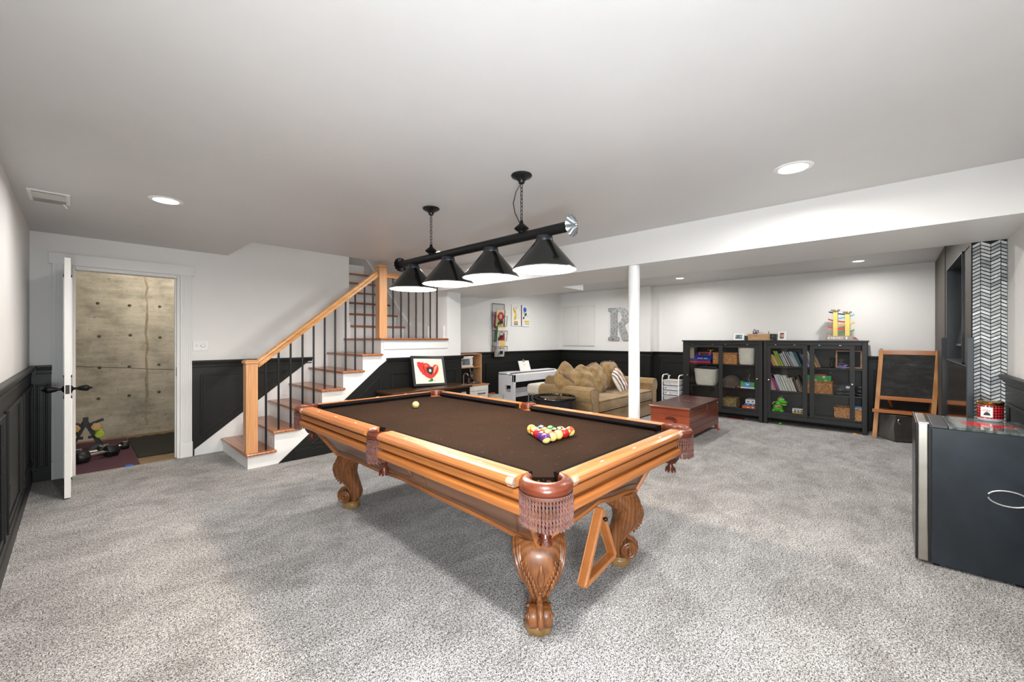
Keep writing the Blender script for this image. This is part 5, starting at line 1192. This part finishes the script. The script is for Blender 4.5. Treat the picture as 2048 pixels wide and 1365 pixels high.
# ---- console bench under the landing, with framed poppy print
cn=thing('console_table','dark wood console table with black legs below the stair landing','console table',(3.25,4.62,0))
part(MB().box(2.62,4.40,.66,3.90,4.815,.69),'top',wood('walnut_top','#5a3a20','#2e1c0f','x',1.0,.3,7,.3,.6),cn,bevel=.004)
part(MB().box(2.66,4.42,.60,3.86,4.44,.66).box(2.66,4.78,.60,3.86,4.80,.66),'apron',BLK,cn)
for x in (2.66,3.84):
    for y in (4.43,4.79): part(MB().bar((x,y,.66),(x,y,0),.035,.035),'leg',BLK,cn)
for s in ((3.84,4.43,3.70,4.43),): part(MB().bar((3.84,4.43,.50),(3.80,4.43,.66),.018,.018),'brace',BLK,cn)
part(MB().box(3.02,4.43,.6905,3.42,4.60,.693),'runner',plain('#3a2614',.25),cn)
pp=thing('framed_print','black framed picture of a red poppy leaning on the console table','picture',(3.37,4.70,.69))
M=T(3.375,4.725,.69+.212)@R(-15,'X')@R(2.5,'Y')
part(MB().box(-.275,-.014,-.212,-.240,.012,.212,M=M).box(.240,-.014,-.212,.275,.012,.212,M=M).box(-.24,-.014,-.212,.24,.012,-.177,M=M).box(-.24,-.014,.177,.24,.012,.212,M=M),'frame',plain('#1b1e22',.3),pp,bevel=.004)
mt=part(MB().box(-.242,-.004,-.18,.242,.004,.18,M=M),'mat_board',plain('#e3dccb',.7),pp)
MX=lambda d: M@Matrix(((1,0,0,0),(0,0,-1,d),(0,1,0,0),(0,0,0,1)))
def flat(poly,d,col,name='print'): part(MB().prism(poly,0,.0006,M=MX(d)),name,plain(col,.6,0,.15),mt)
flat([(-.185,.125),(-.185,.07),(-.16,.02),(-.15,-.005),(-.13,-.02),(-.12,-.045),(-.09,-.06),(-.06,-.085),(-.02,-.105),(.03,-.108),(.07,-.09),(.11,-.055),(.15,-.015),(.165,.03),(.16,.075),(.13,.092),(.10,.09),(.075,.07),(.06,.055),(.03,.07),(.0,.10),(-.04,.115),(-.07,.108),(-.09,.125),(-.12,.118),(-.14,.13)],-.0045,'#e0302a')
flat([(-.04,.04),(-.005,.06),(.03,.05),(.06,.058),(.075,.03),(.06,-.02),(.03,-.06),(0,-.045),(-.035,-.02),(-.045,.01)],-.0052,'#2c2a2a')
flat([(.022*math.cos(2*PI*k/18)+.015,.022*math.sin(2*PI*k/18)+.005) for k in range(18)],-.0058,'#c9c9c6')
flat([(.0,-.108),(.05,-.11),(.05,-.135),(.035,-.15),(-.03,-.152),(-.03,-.135),(0,-.132)],-.0050,'#1f7a3a')
flat([(.06,-.148),(.075,-.138),(.09,-.148)],-.0050,'#5a5f5a')
flat([(-.065,.085),(-.025,.09),(-.02,.07),(-.055,.062)],-.0056,'#c98a2c'); flat([(.10,.06),(.145,.085),(.15,.08),(.09,-.02),(.07,-.04),(.075,0)],-.0056,'#d9a070')
flat([(-.10,.07),(-.09,.075),(-.06,-.04),(-.075,-.03)],-.0056,'#4a1c1a'); flat([(.12,-.01),(.127,-.01),(.09,-.07),(.08,-.07)],-.0056,'#4a1c1a'); flat([(-.12,-.05),(-.108,-.05),(-.114,-.03)],-.0050,'#1f5a2a')

# ---- nook wall: wire magazine rack with books, two canvases; letter R
wr=thing('magazine_rack','tall black wire magazine rack on the nook wall','magazine rack',(5.70,YN,1.5))
WY=YN-.025; wx0,wx1=5.535,5.88; IRW=plain('#1d1d1e',.4,.5)
m=MB()
for x in (wx0,wx1): m.tube([(x,WY,.985),(x,WY,2.045)],.0055,6)
for z in (2.045,.985): m.tube([(wx0,WY,z),(wx1,WY,z)],.0055,6)
part(m,'back_frame',IRW,wr)
m=MB()
for k in range(42): z=1.0+.0249*k; m.tube([(wx0,WY,z),(wx1,WY,z)],.0019,4)
part(m,'wire_grid',IRW,wr)
for z0 in (1.60,1.31,1.00):
    m=MB(); f=WY-.085; 
    m.tube([(wx0,WY,z0),(wx0,f+.03,z0),(wx0,f,z0+.20),(wx1,f,z0+.20),(wx1,f+.03,z0),(wx1,WY,z0)],.0045,6)
    m.tube([(wx0,f+.03,z0),(wx1,f+.03,z0)],.0045,6)
    for k in range(1,8): 
        u=k/8; m.tube([(wx0,f+.03*(1-u),z0+.2*u),(wx1,f+.03*(1-u),z0+.2*u)],.0018,4)
    for x in (wx0,wx1): m.tube([(x,WY,z0+.21),(x,f,z0+.20)],.0035,5)
    b=part(m,'pocket',IRW,wr); part(MB().box(5.67,f-.004,z0+.05,5.745,f+.012,z0+.115),'label_plate',BLK,b)
def rackbook(cx,z0,w,h,y,cols,label,tilt=6,shapes=()):
    o=thing('picture_book',label,'book',(cx,y,z0)); M=T(cx,y,z0+h/2)@R(tilt,'X')
    b=part(MB().box(-w/2,-.007,-h/2,w/2,.007,h/2,M=M),'cover',plain(cols,.4),o,bevel=.002)
    for poly,c in shapes: part(MB().prism(poly,0,.0006+.0002*rnd.random(),M=M@Matrix(((1,0,0,0),(0,0,-1,-.0072),(0,1,0,0),(0,0,0,1)))),'cover_print',plain(c,.5,0,.15),b)
    return o
cir=lambda x,y,r,n=16,e=0: [(x+(r+(e if k%2 else 0))*math.cos(2*PI*k/n),y+(r+(e if k%2 else 0))*math.sin(2*PI*k/n)) for k in range(n)]
rackbook(5.715,1.605,.235,.315,WY-.048,'#e3cf9d','picture book with a big red flower in top pocket of wire rack',6,((cir(0,.03,.085,20,.014),'#c0282c'),(cir(0,.03,.040),'#ead9d0'),([(-.05,-.14),(-.02,-.09),(-.04,-.07),(-.07,-.09),(-.085,-.13)],'#2f8a34'),([(.0,-.13),(.06,-.10),(.07,-.065),(.03,-.07),(-.005,-.09)],'#2f8a34'),([(.095,-.157),(.117,-.157),(.117,.157),(.095,.157)],'#4a4524')))
rackbook(5.60,1.56,.05,.30,WY-.03,'#b02a28','narrow red book edge behind the flower book in wire rack',4)
rackbook(5.735,1.315,.205,.285,WY-.048,'#e4ddd2','picture book with black arch and red shapes in middle pocket',6,(([(-.1,-.14),(.1,-.14),(.1,-.05),(.08,.03),(.05,-.02),(0,-.08),(-.06,-.07)],'#b8302c'),([(-.09,.14),(.1,.14),(.1,.12),(-.09,.12)],'#e8a02c'),([(.05,.15),(.1,.15),(.1,.125),(.05,.125)],'#5a3a9a'),([(-.06,-.03),(-.05,.02),(0,.05),(.05,.02),(.06,-.03),(.045,-.03),(.04,.01),(0,.035),(-.04,.01),(-.045,-.03)],'#6b6a68')))
rackbook(5.625,1.305,.045,.30,WY-.032,'#2f7d36','slim green book at the left in middle pocket of wire rack',4)
rackbook(5.715,.995,.225,.325,WY-.050,'#d6d3cc','pale picture book with yellow corner in bottom pocket of wire rack',6,(([(-.02,.02),(.112,.06),(.112,.162),(-.03,.162)],'#e3c070'),([(-.04,.0),(-.03,.04),(0,.03),(.01,0)],'#d2642c'),([(-.11,-.16),(-.06,-.16),(-.05,.16),(-.11,.16)],'#b4b2b4'),([(.05,.0),(.08,.02),(.085,.012),(.055,-.006)],'#4a4a48')))
rackbook(5.59,1.0,.04,.28,WY-.03,'#b9a9a0','thin grey pink book at left of bottom pocket of wire rack',4)
def canvas(x0,x1,z0,z1,label,shapes):
    o=thing('canvas_art',label,'painting',((x0+x1)/2,YN,z0)); b=part(MB().box(x0,YN-.022,z0,x1,YN-.002,z1),'canvas',plain('#ece9e6',.7),o,bevel=.003)
    for poly,c in shapes: part(MB().prism(poly,0,.0006+.0003*rnd.random(),M=T((x0+x1)/2,YN-.0222,(z0+z1)/2)@R(90,'X')),'paint',plain(c,.6,0,.15),b)
dots=lambda L,c,r=.008:[(cir(x,y,r,8),c) for x,y in L]
canvas(6.10,6.385,1.622,2.068,'white childrens canvas with half yellow butterfly and rainbow patch',
  [([(-.10,.17),(-.06,.14),(-.01,.08),(0,.03),(0,-.06),(-.03,-.10),(-.08,-.095),(-.07,-.03),(-.04,.02),(-.07,.05),(-.10,.09)],'#e3c63a'),([(-.0,.12),(-.035,.19),(-.028,.19),(.004,.13),(.04,.19),(.048,.19)],'#5a4a8a')]
  +[([(-.075,-.13-.014*k),(.045,-.13-.014*k),(.045,-.144-.014*k),(-.075,-.144-.014*k)],c) for k,c in enumerate(('#d84a34','#e79a34','#e9d24a','#4aa04a','#2f6fb0'))]
  +dots([(-.085,.15),(-.08,.12),(-.07,.09),(-.065,.06),(-.05,-.02),(-.06,-.05),(-.07,-.08)],'#3a3630')+dots([(.095,.15),(.095,.12),(.09,.09),(.095,.05),(.04,.02),(.055,-.01),(.06,-.04),(.07,-.07)],'#6a62a0',.006))
canvas(6.415,6.66,1.617,2.07,'white childrens canvas with a blue flower head and black leaves',
  [(cir(-.03,.125,.052),'#2a5fc0'),([(-.05,.0),(-.02,.05),(.02,.07),(.03,.02),(0,-.01)],'#1f4a34'),([(-.10,-.06),(-.05,.0),(-.04,-.05),(-.08,-.08)],'#22302a'),([(.05,-.02),(.075,.02),(.06,-.03)],'#22302a'),([(-.06,-.11),(.10,-.10),(.10,-.155),(-.05,-.14)],'#d9bf3a'),([(-.04,-.165),(.11,-.175),(.11,-.19),(-.03,-.18)],'#8f86b4'),([(-.09,.06),(-.03,.09),(-.02,.03),(-.07,.02)],'#b8bab4')])
single(MB().box(6.392,YN-.024,1.625,6.410,YN-.001,2.062),'canvas_edge_strip',plain('#3a3532',.6),'dark strip between the two white childrens canvases','strip',(6.40,YN,1.62))
GALV=NT('galvanised_metal',.5,.55); vv=GALV.n('ShaderNodeTexVoronoi',{'Vector':GALV.coords((1,1,1)),'Scale':34.0}).outputs['Distance']
GALV.link(GALV.ramp(GALV.math('ADD',vv,GALV.math('MULTIPLY',GALV.noise(GALV.coords(),22,4),.6)),[(.4,'#63686b'),(.6,'#8b9092'),(.8,'#b4b8b9')]),'Base Color')
Rw,Rh=.52,.70
rim=[(0,0),(.30,0),(.30,.07),(.245,.085),(.245,.31),(.27,.31),(.38,.02),(.40,0),(.62,0),(.62,.07),(.56,.085),(.44,.335),(.54,.40),(.57,.50),(.54,.61),(.45,.68),(.34,.70),(0,.70),(0,.63),(.065,.615),(.065,.085),(0,.07)]
hole=[(.245,.38),(.245,.63),(.31,.63),(.36,.60),(.385,.51),(.36,.42),(.31,.385)]
def rlet():
    import bmesh
    bm=bmesh.new(); ov=[bm.verts.new((x*.84,0,z*.985)) for x,z in rim]; hv=[bm.verts.new((x*.84,0,z*.985)) for x,z in hole]
    es=[bm.edges.new((a,b)) for L in (ov,hv) for a,b in zip(L,L[1:]+L[:1])]
    bmesh.ops.triangle_fill(bm,use_beauty=True,edges=es)
    r=bmesh.ops.extrude_face_region(bm,geom=bm.faces[:]); bmesh.ops.translate(bm,verts=[g for g in r['geom'] if isinstance(g,bmesh.types.BMVert)],vec=(0,.022,0))
    bmesh.ops.recalc_face_normals(bm,faces=bm.faces[:]); me=bpy.data.meshes.new('letter'); bm.to_mesh(me); bm.free(); me.materials.append(GALV.m); return me
ro=thing('wall_letter','large grey galvanised metal letter R on the nook wall','letter',(XJ,4.19,1.3))
o=bpy.data.objects.new('letter',rlet()); COL.objects.link(o); o.parent=ro; o.matrix_local=T(-.026,4.415-4.19,1.318-1.3)@R(-90,'Z')
part(MB().box(XJ-.030,4.265,1.334,XJ-.025,4.335,1.355),'tag',plain('#8a4a2a',.5),ro)

# ---- white rolling drawer cart
cartt=thing('rolling_drawer_cart','white rolling drawer cart between sofa and left bookcase','drawer cart',(7.52,2.9,0))
WP=plain('#e6e7e8',.35); DW=plain('#dcdde0',.3)
for x in (7.36,7.68):
    part(MB().tube([(x,3.055,.04),(x,3.055,.62),(x,3.05,.655),(x,3.035,.672),(x,2.93,.690),(x,2.91,.683),(x,2.90,.66),(x,2.90,.04)] if False else [(x,3.07,.04),(x,3.07,.62),(x,3.065,.65),(x,3.05,.665)],.010,8),'frame_tube',WP,cartt)
for y in (3.07,2.775):
    part(MB().tube([(7.37,y,.04),(7.37,y,.640),(7.385,y,.672),(7.42,y,.690),(7.60,y,.690),(7.64,y,.675),(7.65,y,.645),(7.65,y,.04)],.0105,8),'frame_tube',WP,cartt)
part(MB().box(7.375,2.785,.585,7.645,3.06,.600),'top_shelf',plain('#cfc6b8',.5),cartt,bevel=.004)
for k in range(6):
    z1=.580-.088*k
    d=part(MB().box(7.385,2.79,z1-.072,7.64,3.055,z1),'drawer',DW,cartt,bevel=.004)
    part(MB().box(7.372,2.782,z1-.010,7.645,3.063,z1-.001),'drawer_rim',WP,d)
    part(MB().ball((7.376,2.93,z1-.04),.008,8,6),'knob',CHROME,d)
    if k in (1,2): part(MB().box(7.3835,2.955,z1-.06,7.3852,3.035,z1-.022),'label',plain('#f3f3f3',.5),d); part(MB().box(7.3828,2.995,z1-.048,7.3840,3.028,z1-.034),'label_print',plain('#6a5a5a',.5),d)
for y in (3.07,2.775):
    for x in (7.37,7.65): part(MB().cyl((x,y-.008,.02),(x,y+.008,.02),.02,12),'caster',plain('#3a3a3c',.5),cartt)

# ---- children's easel with grey fabric bin
ea=thing('childrens_easel','pine easel with black chalkboard standing beside the right bookcase','easel',(7.6,-.16,0))
PE=wood('easel_pine_z','#cf9a62','#aa7038','z',1.0,.45,11,.1,.5); PEY=wood('easel_pine_y','#cf8a50','#a4622f','y',1.0,.45,11,.1,.5)
ya,yb=.155,-.385; ta,tb=.085,-.462
def lerp(a,b,t): return a+(b-a)*t
def fp(side,z,dx=0): 
    t=z/1.20; return Vector((lerp(7.42,7.60,t)+dx, lerp(ya,ta,t) if side else lerp(yb,tb,t), z))
for sd in (1,0):
    part(MB().bar(fp(sd,0),fp(sd,1.20),.048,.022,up=(1,0,0)),'front_leg',PE,ea,bevel=.004)
    q=lambda z: Vector((lerp(7.86,7.64,z/1.2), lerp((ya-.01) if sd else (yb+.01),ta if sd else tb,z/1.2), z))
    part(MB().bar(q(0),q(1.18),.042,.02,up=(1,0,0)),'rear_leg',PE,ea,bevel=.004)
    part(MB().lathe([(0,.012),(.012,.010),(.016,0)],n=10,M=T(*fp(sd,1.205,.01))),'hinge_bolt',CHROME,ea)
part(MB().bar(fp(1,1.155),fp(0,1.155),.042,.018,up=(0,0,1)) if False else MB().bar(fp(1,1.165),fp(0,1.165),.016,.058,up=(0,0,1)),'top_rail',PEY,ea,bevel=.003)
part(MB().bar(fp(1,.55),fp(0,.55),.018,.050,up=(0,0,1)),'bottom_rail',PEY,ea,bevel=.003)
vs=[fp(1,.575)+Vector((0,-.02,0)),fp(0,.575)+Vector((0,.02,0)),fp(0,1.14)+Vector((0,.02,0)),fp(1,1.14)+Vector((0,-.02,0))]
CHK=NT('chalkboard',.75); nn=CHK.noise(CHK.coords((1,1,2.2)),7,5,.65,.5); CHK.link(CHK.ramp(nn,[(.42,'#191a1a'),(.6,'#2c2d2d'),(.75,'#4a4b4b')]),'Base Color')
part(MB().add([tuple(v) for v in vs]+[tuple(v+Vector((.01,0,0))) for v in vs],[(0,1,2,3),(7,6,5,4),(0,4,5,1),(1,5,6,2),(2,6,7,3),(3,7,4,0)]),'chalkboard',CHK.m,ea)
part(MB().box(7.655,-.44,.55,7.668,.06,1.15,M=None),'rear_board',wood('easel_rear','#8a5a38','#6d4226','y',1,.5,8,0,.5),ea)
part(MB().bar((7.36,ya+.02,.385),(7.36,yb-.02,.385),.018,.045,up=(0,0,1)).box(7.36,yb-.01,.362,7.78,ya+.005,.372),'tray',PEY,ea,bevel=.003)
part(MB().box(7.42,yb+.03,.373,7.70,ya-.05,.376),'red_paper',plain('#c03a2a',.6),ea)
part(MB().bar((7.52,.02,.56),(7.80,-.02,.40),.03,.014),'brace',PE,ea)
fb2=thing('fabric_bin','dark grey fabric storage bin under the easel tray','storage bin',(7.53,-.13,0),rz=28,world=False)
FB=fabric('#4b4845','#3c3936',.9,240,'bin_fabric'); m=MB(); n=10
rings=[]
for k in range(n+1):
    u=k/n; hx=.165+.005*math.sin(u*5); hy=.185+.008*math.sin(u*4+1); rings.append([(x*hx+.006*math.sin(9*u+3*y),y*hy+.006*math.sin(7*u+2*x),.012+.325*u+.008*math.sin(3*x+4*y)*u) for x,y in ((-1,-1),(0,-1.02),(1,-1),(1.02,0),(1,1),(0,1.02),(-1,1),(-1.02,0))])
m.loft(rings,True,False,True); part(m,'body',FB,fb2); part(MB().tube(rings[-1],.008,6,closed=True),'rim',FB,fb2)
part(MB().tube([(-.172,.13,.31),(-.18,.15,.29),(-.18,.15,.26),(-.172,.13,.24)],.007,6),'handle_ring',CHROME,fb2)

# ---- mini fridge with a plaid candle on its glass top
fg=thing('mini_fridge','black mini fridge with stainless door edge and glass top at the right','fridge',(3.71,-.35,0))
FX0,FX1,FYb,FYf,FZ=3.475,3.945,-.57,-.175,.835
SIDE=NT('fridge_enamel',.33,.15); n_=SIDE.noise(SIDE.coords(),3,4,.6); SIDE.link(SIDE.ramp(n_,[(.4,'#20262c'),(.65,'#2b323a')]),'Base Color'); SIDE.b.inputs['Roughness'].default_value=.3
part(MB().box(FX0,FYb,.015,FX1,FYf-.004,FZ-.012),'cabinet',SIDE.m,fg,bevel=.006)
part(MB().box(FX0+.004,FYf-.004,.02,FX1-.004,FYf+.006,FZ-.016),'door_gasket',plain('#101112',.5),fg)
part(MB().box(FX0-.004,FYf+.006,.02,FX1+.004,FYf+.052,FZ+.008),'door',STEEL,fg,bevel=.006)
part(MB().box(FX0-.006,FYf+.050,.02,FX1+.006,FYf+.062,FZ+.012),'door_front',plain('#1c1f22',.25),fg,bevel=.004)
part(MB().box(FX0,FYf-.075,FZ-.012,FX1,FYf-.006,FZ+.004),'hinge_cover',plain('#3b3d40',.4),fg,bevel=.003)
part(MB().box(FX0+.01,FYf+.0,FZ+.004,FX0+.05,FYf+.046,FZ+.014),'hinge',CHROME,fg,bevel=.003)
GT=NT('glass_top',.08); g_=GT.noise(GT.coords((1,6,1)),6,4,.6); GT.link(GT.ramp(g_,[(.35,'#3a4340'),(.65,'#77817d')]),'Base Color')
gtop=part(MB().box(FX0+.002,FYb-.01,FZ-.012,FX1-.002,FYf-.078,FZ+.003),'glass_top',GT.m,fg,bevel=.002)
star=[]
for k in range(22):
    a=2*PI*k/22; r=(.135 if k%2 else .088)*(1+.25*math.sin(3*a)); star.append((3.69+r*.72*math.cos(a),-.415+r*.9*math.sin(a)))
part(MB().prism(star,FZ+.0032,FZ+.0038),'painted_splash',plain('#d3222c',.12),gtop)
part(MB().tube([(FX0-.006,-.475+.075*math.cos(a),.475+.042*math.sin(a)) for a in [.25+2*PI*k/30*.93 for k in range(31)]],.0042,8),'wire_loop',plain('#c4c4c2',.3,.5),fg)
for x in (FX0+.04,FX1-.04): part(MB().cyl((x,FYf-.03,0),(x,FYf-.03,.02),.018,10).cyl((x,FYb+.05,0),(x,FYb+.05,.02),.018,10),'foot',BLK,fg)
cdl=thing('candle_jar','red and black plaid candle jar with gold lid on the mini fridge','candle',(3.90,-.46,FZ+.004))
PL=NT('plaid',.25); sx=PL.n('ShaderNodeTexCoord').outputs['Object']; s3=PL.n('ShaderNodeSeparateXYZ',{0:sx})
ang=PL.math('ARCTAN2',s3.outputs[1],s3.outputs[0]); fa=PL.math('GREATER_THAN',PL.math('FRACT',PL.math('MULTIPLY',ang,26/(2*PI))),.5); fz=PL.math('GREATER_THAN',PL.math('FRACT',PL.math('MULTIPLY',s3.outputs[2],62)),.5)
PL.link(PL.ramp(PL.math('MULTIPLY',PL.math('ADD',fa,fz),.5),[(0,'#e03540'),(.3,'#8a161e'),(.8,'#1c0c0e')],'CONSTANT'),'Base Color'); PL.b.inputs['Coat Weight'].default_value=.8
cx,cy,cz=3.90,-.46,FZ+.004
part(MB().lathe([(0,0),(.048,0),(.054,.006),(.056,.016),(.056,.098),(.054,.102)],(cx,cy,cz),36),'jar',PL.m,cdl)
part(MB().lathe([(.0,-.0),(.050,.0),(.0545,.006),(.0563,.014),(.0563,.018)],(cx,cy,cz),36),'glass_base',plain('#c9ced0',.1,.3),cdl)
part(MB().lathe([(.056,.1),(.058,.102),(.058,.118),(.055,.120),(0,.120)],(cx,cy,cz),36),'lid',plain('#b8934a',.2,1),cdl)
va=math.atan2(-cy,-cx); a0=va+.05; a1=va+1.0
lab=part(MB().lathe([(.0565,.026),(.0568,.028),(.0568,.086),(.0565,.088)],(cx,cy,cz),14,None,True,va-.75,va+.18),'label',plain('#efe9e8',.5),cdl)
for k,(aa,hh) in enumerate(((-.34,.030),(-.26,.022),(-.44,.024),(-.18,.018),(-.52,.016))):
    a=va+aa+.1; c_=Vector((cx+.0575*math.cos(a),cy+.0575*math.sin(a),cz+.038)); t_=Vector((-math.sin(a),math.cos(a),0))
    part(MB().add([tuple(c_-t_*.006),tuple(c_+t_*.006),tuple(c_+Vector((0,0,hh)))],[(0,1,2)]),'tree_print',plain('#23282a',.5),lab)
for k in range(5):
    a=va-.55+.12*k; c_=Vector((cx+.0574*math.cos(a),cy+.0574*math.sin(a),cz+.072-.003*abs(k-2)))
    part(MB().ball(c_,.0028,6,4),'red_lettering_dot',plain('#d06a74',.5),lab)

# ---- closet: yoga mat, foam tile, dumbbell rack
single(MB().box(-.18,5.94,-.004,.478,7.62,.006),'yoga_mat',plain('#54313f',.85,0,.1,.2,80),'plum exercise mat on the closet floor','mat',(.15,6.8,0),bevel=.003)
fm=thing('foam_tile','black interlocking foam tile on closet floor beside the plum mat','floor tile',(.9,6.95,0)); FM=plain('#2b2a26',.9,0,.1,.3,60)
part(MB().box(.485,6.24,-.004,1.40,7.52,.010),'mat',FM,fm)
for k in range(7): part(MB().box(.50+.13*k,7.52,-.004,.565+.13*k,7.56,.010),'tab',FM,fm)
single(MB().box(.36,5.905,-.004,.42,5.935,.012),'tape_strip',plain('#2a66c0',.5),'bright blue tape scrap on the doorway edge','tape',(.39,5.92,0))
DB=plain('#17191b',.45); 
def dumbbell(c,L,r,ang,col,label,group,num=None,endcol=None):
    o=thing('dumbbell',label,'dumbbell',c,rz=ang,world=False,group=group); ec=plain(endcol,.5) if endcol else DB
    part(MB().cyl((-L*.3,0,0),(L*.3,0,0),r*.32,10),'handle',plain('#c9c9c8',.2,1) if not endcol else plain(endcol,.5),o)
    for s in (-1,1):
        hdm=part(MB().tube([(s*L*.22,0,0),(s*L*.26,0,0),(s*L*.47,0,0),(s*L*.5,0,0)],[r*.85,r,r,r*.85],6),'head',ec,o)
        if num:
            for aa in (0,):
                pl=part(MB().box(s*L*.28,-r*.42,r*.80,s*L*.46,r*.42,r*.885),'weight_label',plain('#b9b7a8',.5),hdm)
                text_mesh('weight_number',num,r*.62,plain('#22241f',.5),hdm,T(s*L*.37,0,r*.89)@R(0,'Z'),.0004)
    return o
dumbbell((.165,6.48,.067),.38,.070,30,None,'heavy black dumbbell with chrome bar lying nearest the doorway','dumbbells on the closet floor')
dumbbell((.12,6.70,.056),.26,.057,8,None,'black hex dumbbell numbered 15 behind the chrome-barred dumbbell','dumbbells on the closet floor','15')
dumbbell((.335,6.84,.050),.23,.051,14,None,'black hex dumbbell numbered 20 at the right of the group','dumbbells on the closet floor','20')
dumbbell((.17,6.845,.050),.15,.052,75,None,'grey hex dumbbell at the foot of the rack','dumbbells on the closet floor',None,'#4b5356')
rk=thing('dumbbell_rack','black A-frame dumbbell rack against the concrete closet wall','weight rack',(.085,7.0,0))
for s in (-1,1): part(MB().bar((.085+s*.15,6.98,0),(.085,6.98,.36),.036,.04,up=(0,1,0)),'upright',DB,rk); part(MB().bar((.085+s*.15,7.18,0),(.085,7.18,.36),.036,.04,up=(0,1,0)),'upright',DB,rk)
part(MB().bar((.085,6.96,.31),(.085,6.96,.42),.045,.045,up=(0,1,0)),'top_post',DB,rk); part(MB().bar((.085,6.98,.34),(.085,7.18,.34),.03,.03),'crossbar',DB,rk)
for s in (-1,1):
    for z in (.335,.19): part(MB().bar((.085+s*.02,6.97,z-.01),(.085+s*.15,6.97,z+.045 if z>.3 else z+.0),.03,.02,up=(0,1,0)),'arm',DB,rk)
for s,z,col,nm in ((-1,.255,'#c9a06a','tan'),(1,.255,'#c9a06a','tan'),(-1,.16,'#a5b834','lime'),(1,.16,'#a5b834','lime')):
    o=thing('dumbbell',f'{nm} hex dumbbell on the {"left" if s<0 else "right"} side of the black rack','dumbbell',(.085+s*(.085 if z>.2 else .115),7.0,z+.05),world=False)
    c2=plain(col,.5)
    for y in (-.075,.075): part(MB().tube([(0,y-.028,0),(0,y-.022,0),(0,y+.022,0),(0,y+.028,0)],[.036,.045,.045,.036],6),'head',c2,o)
    part(MB().cyl((0,-.06,0),(0,.06,0),.016,10),'handle',c2,o)
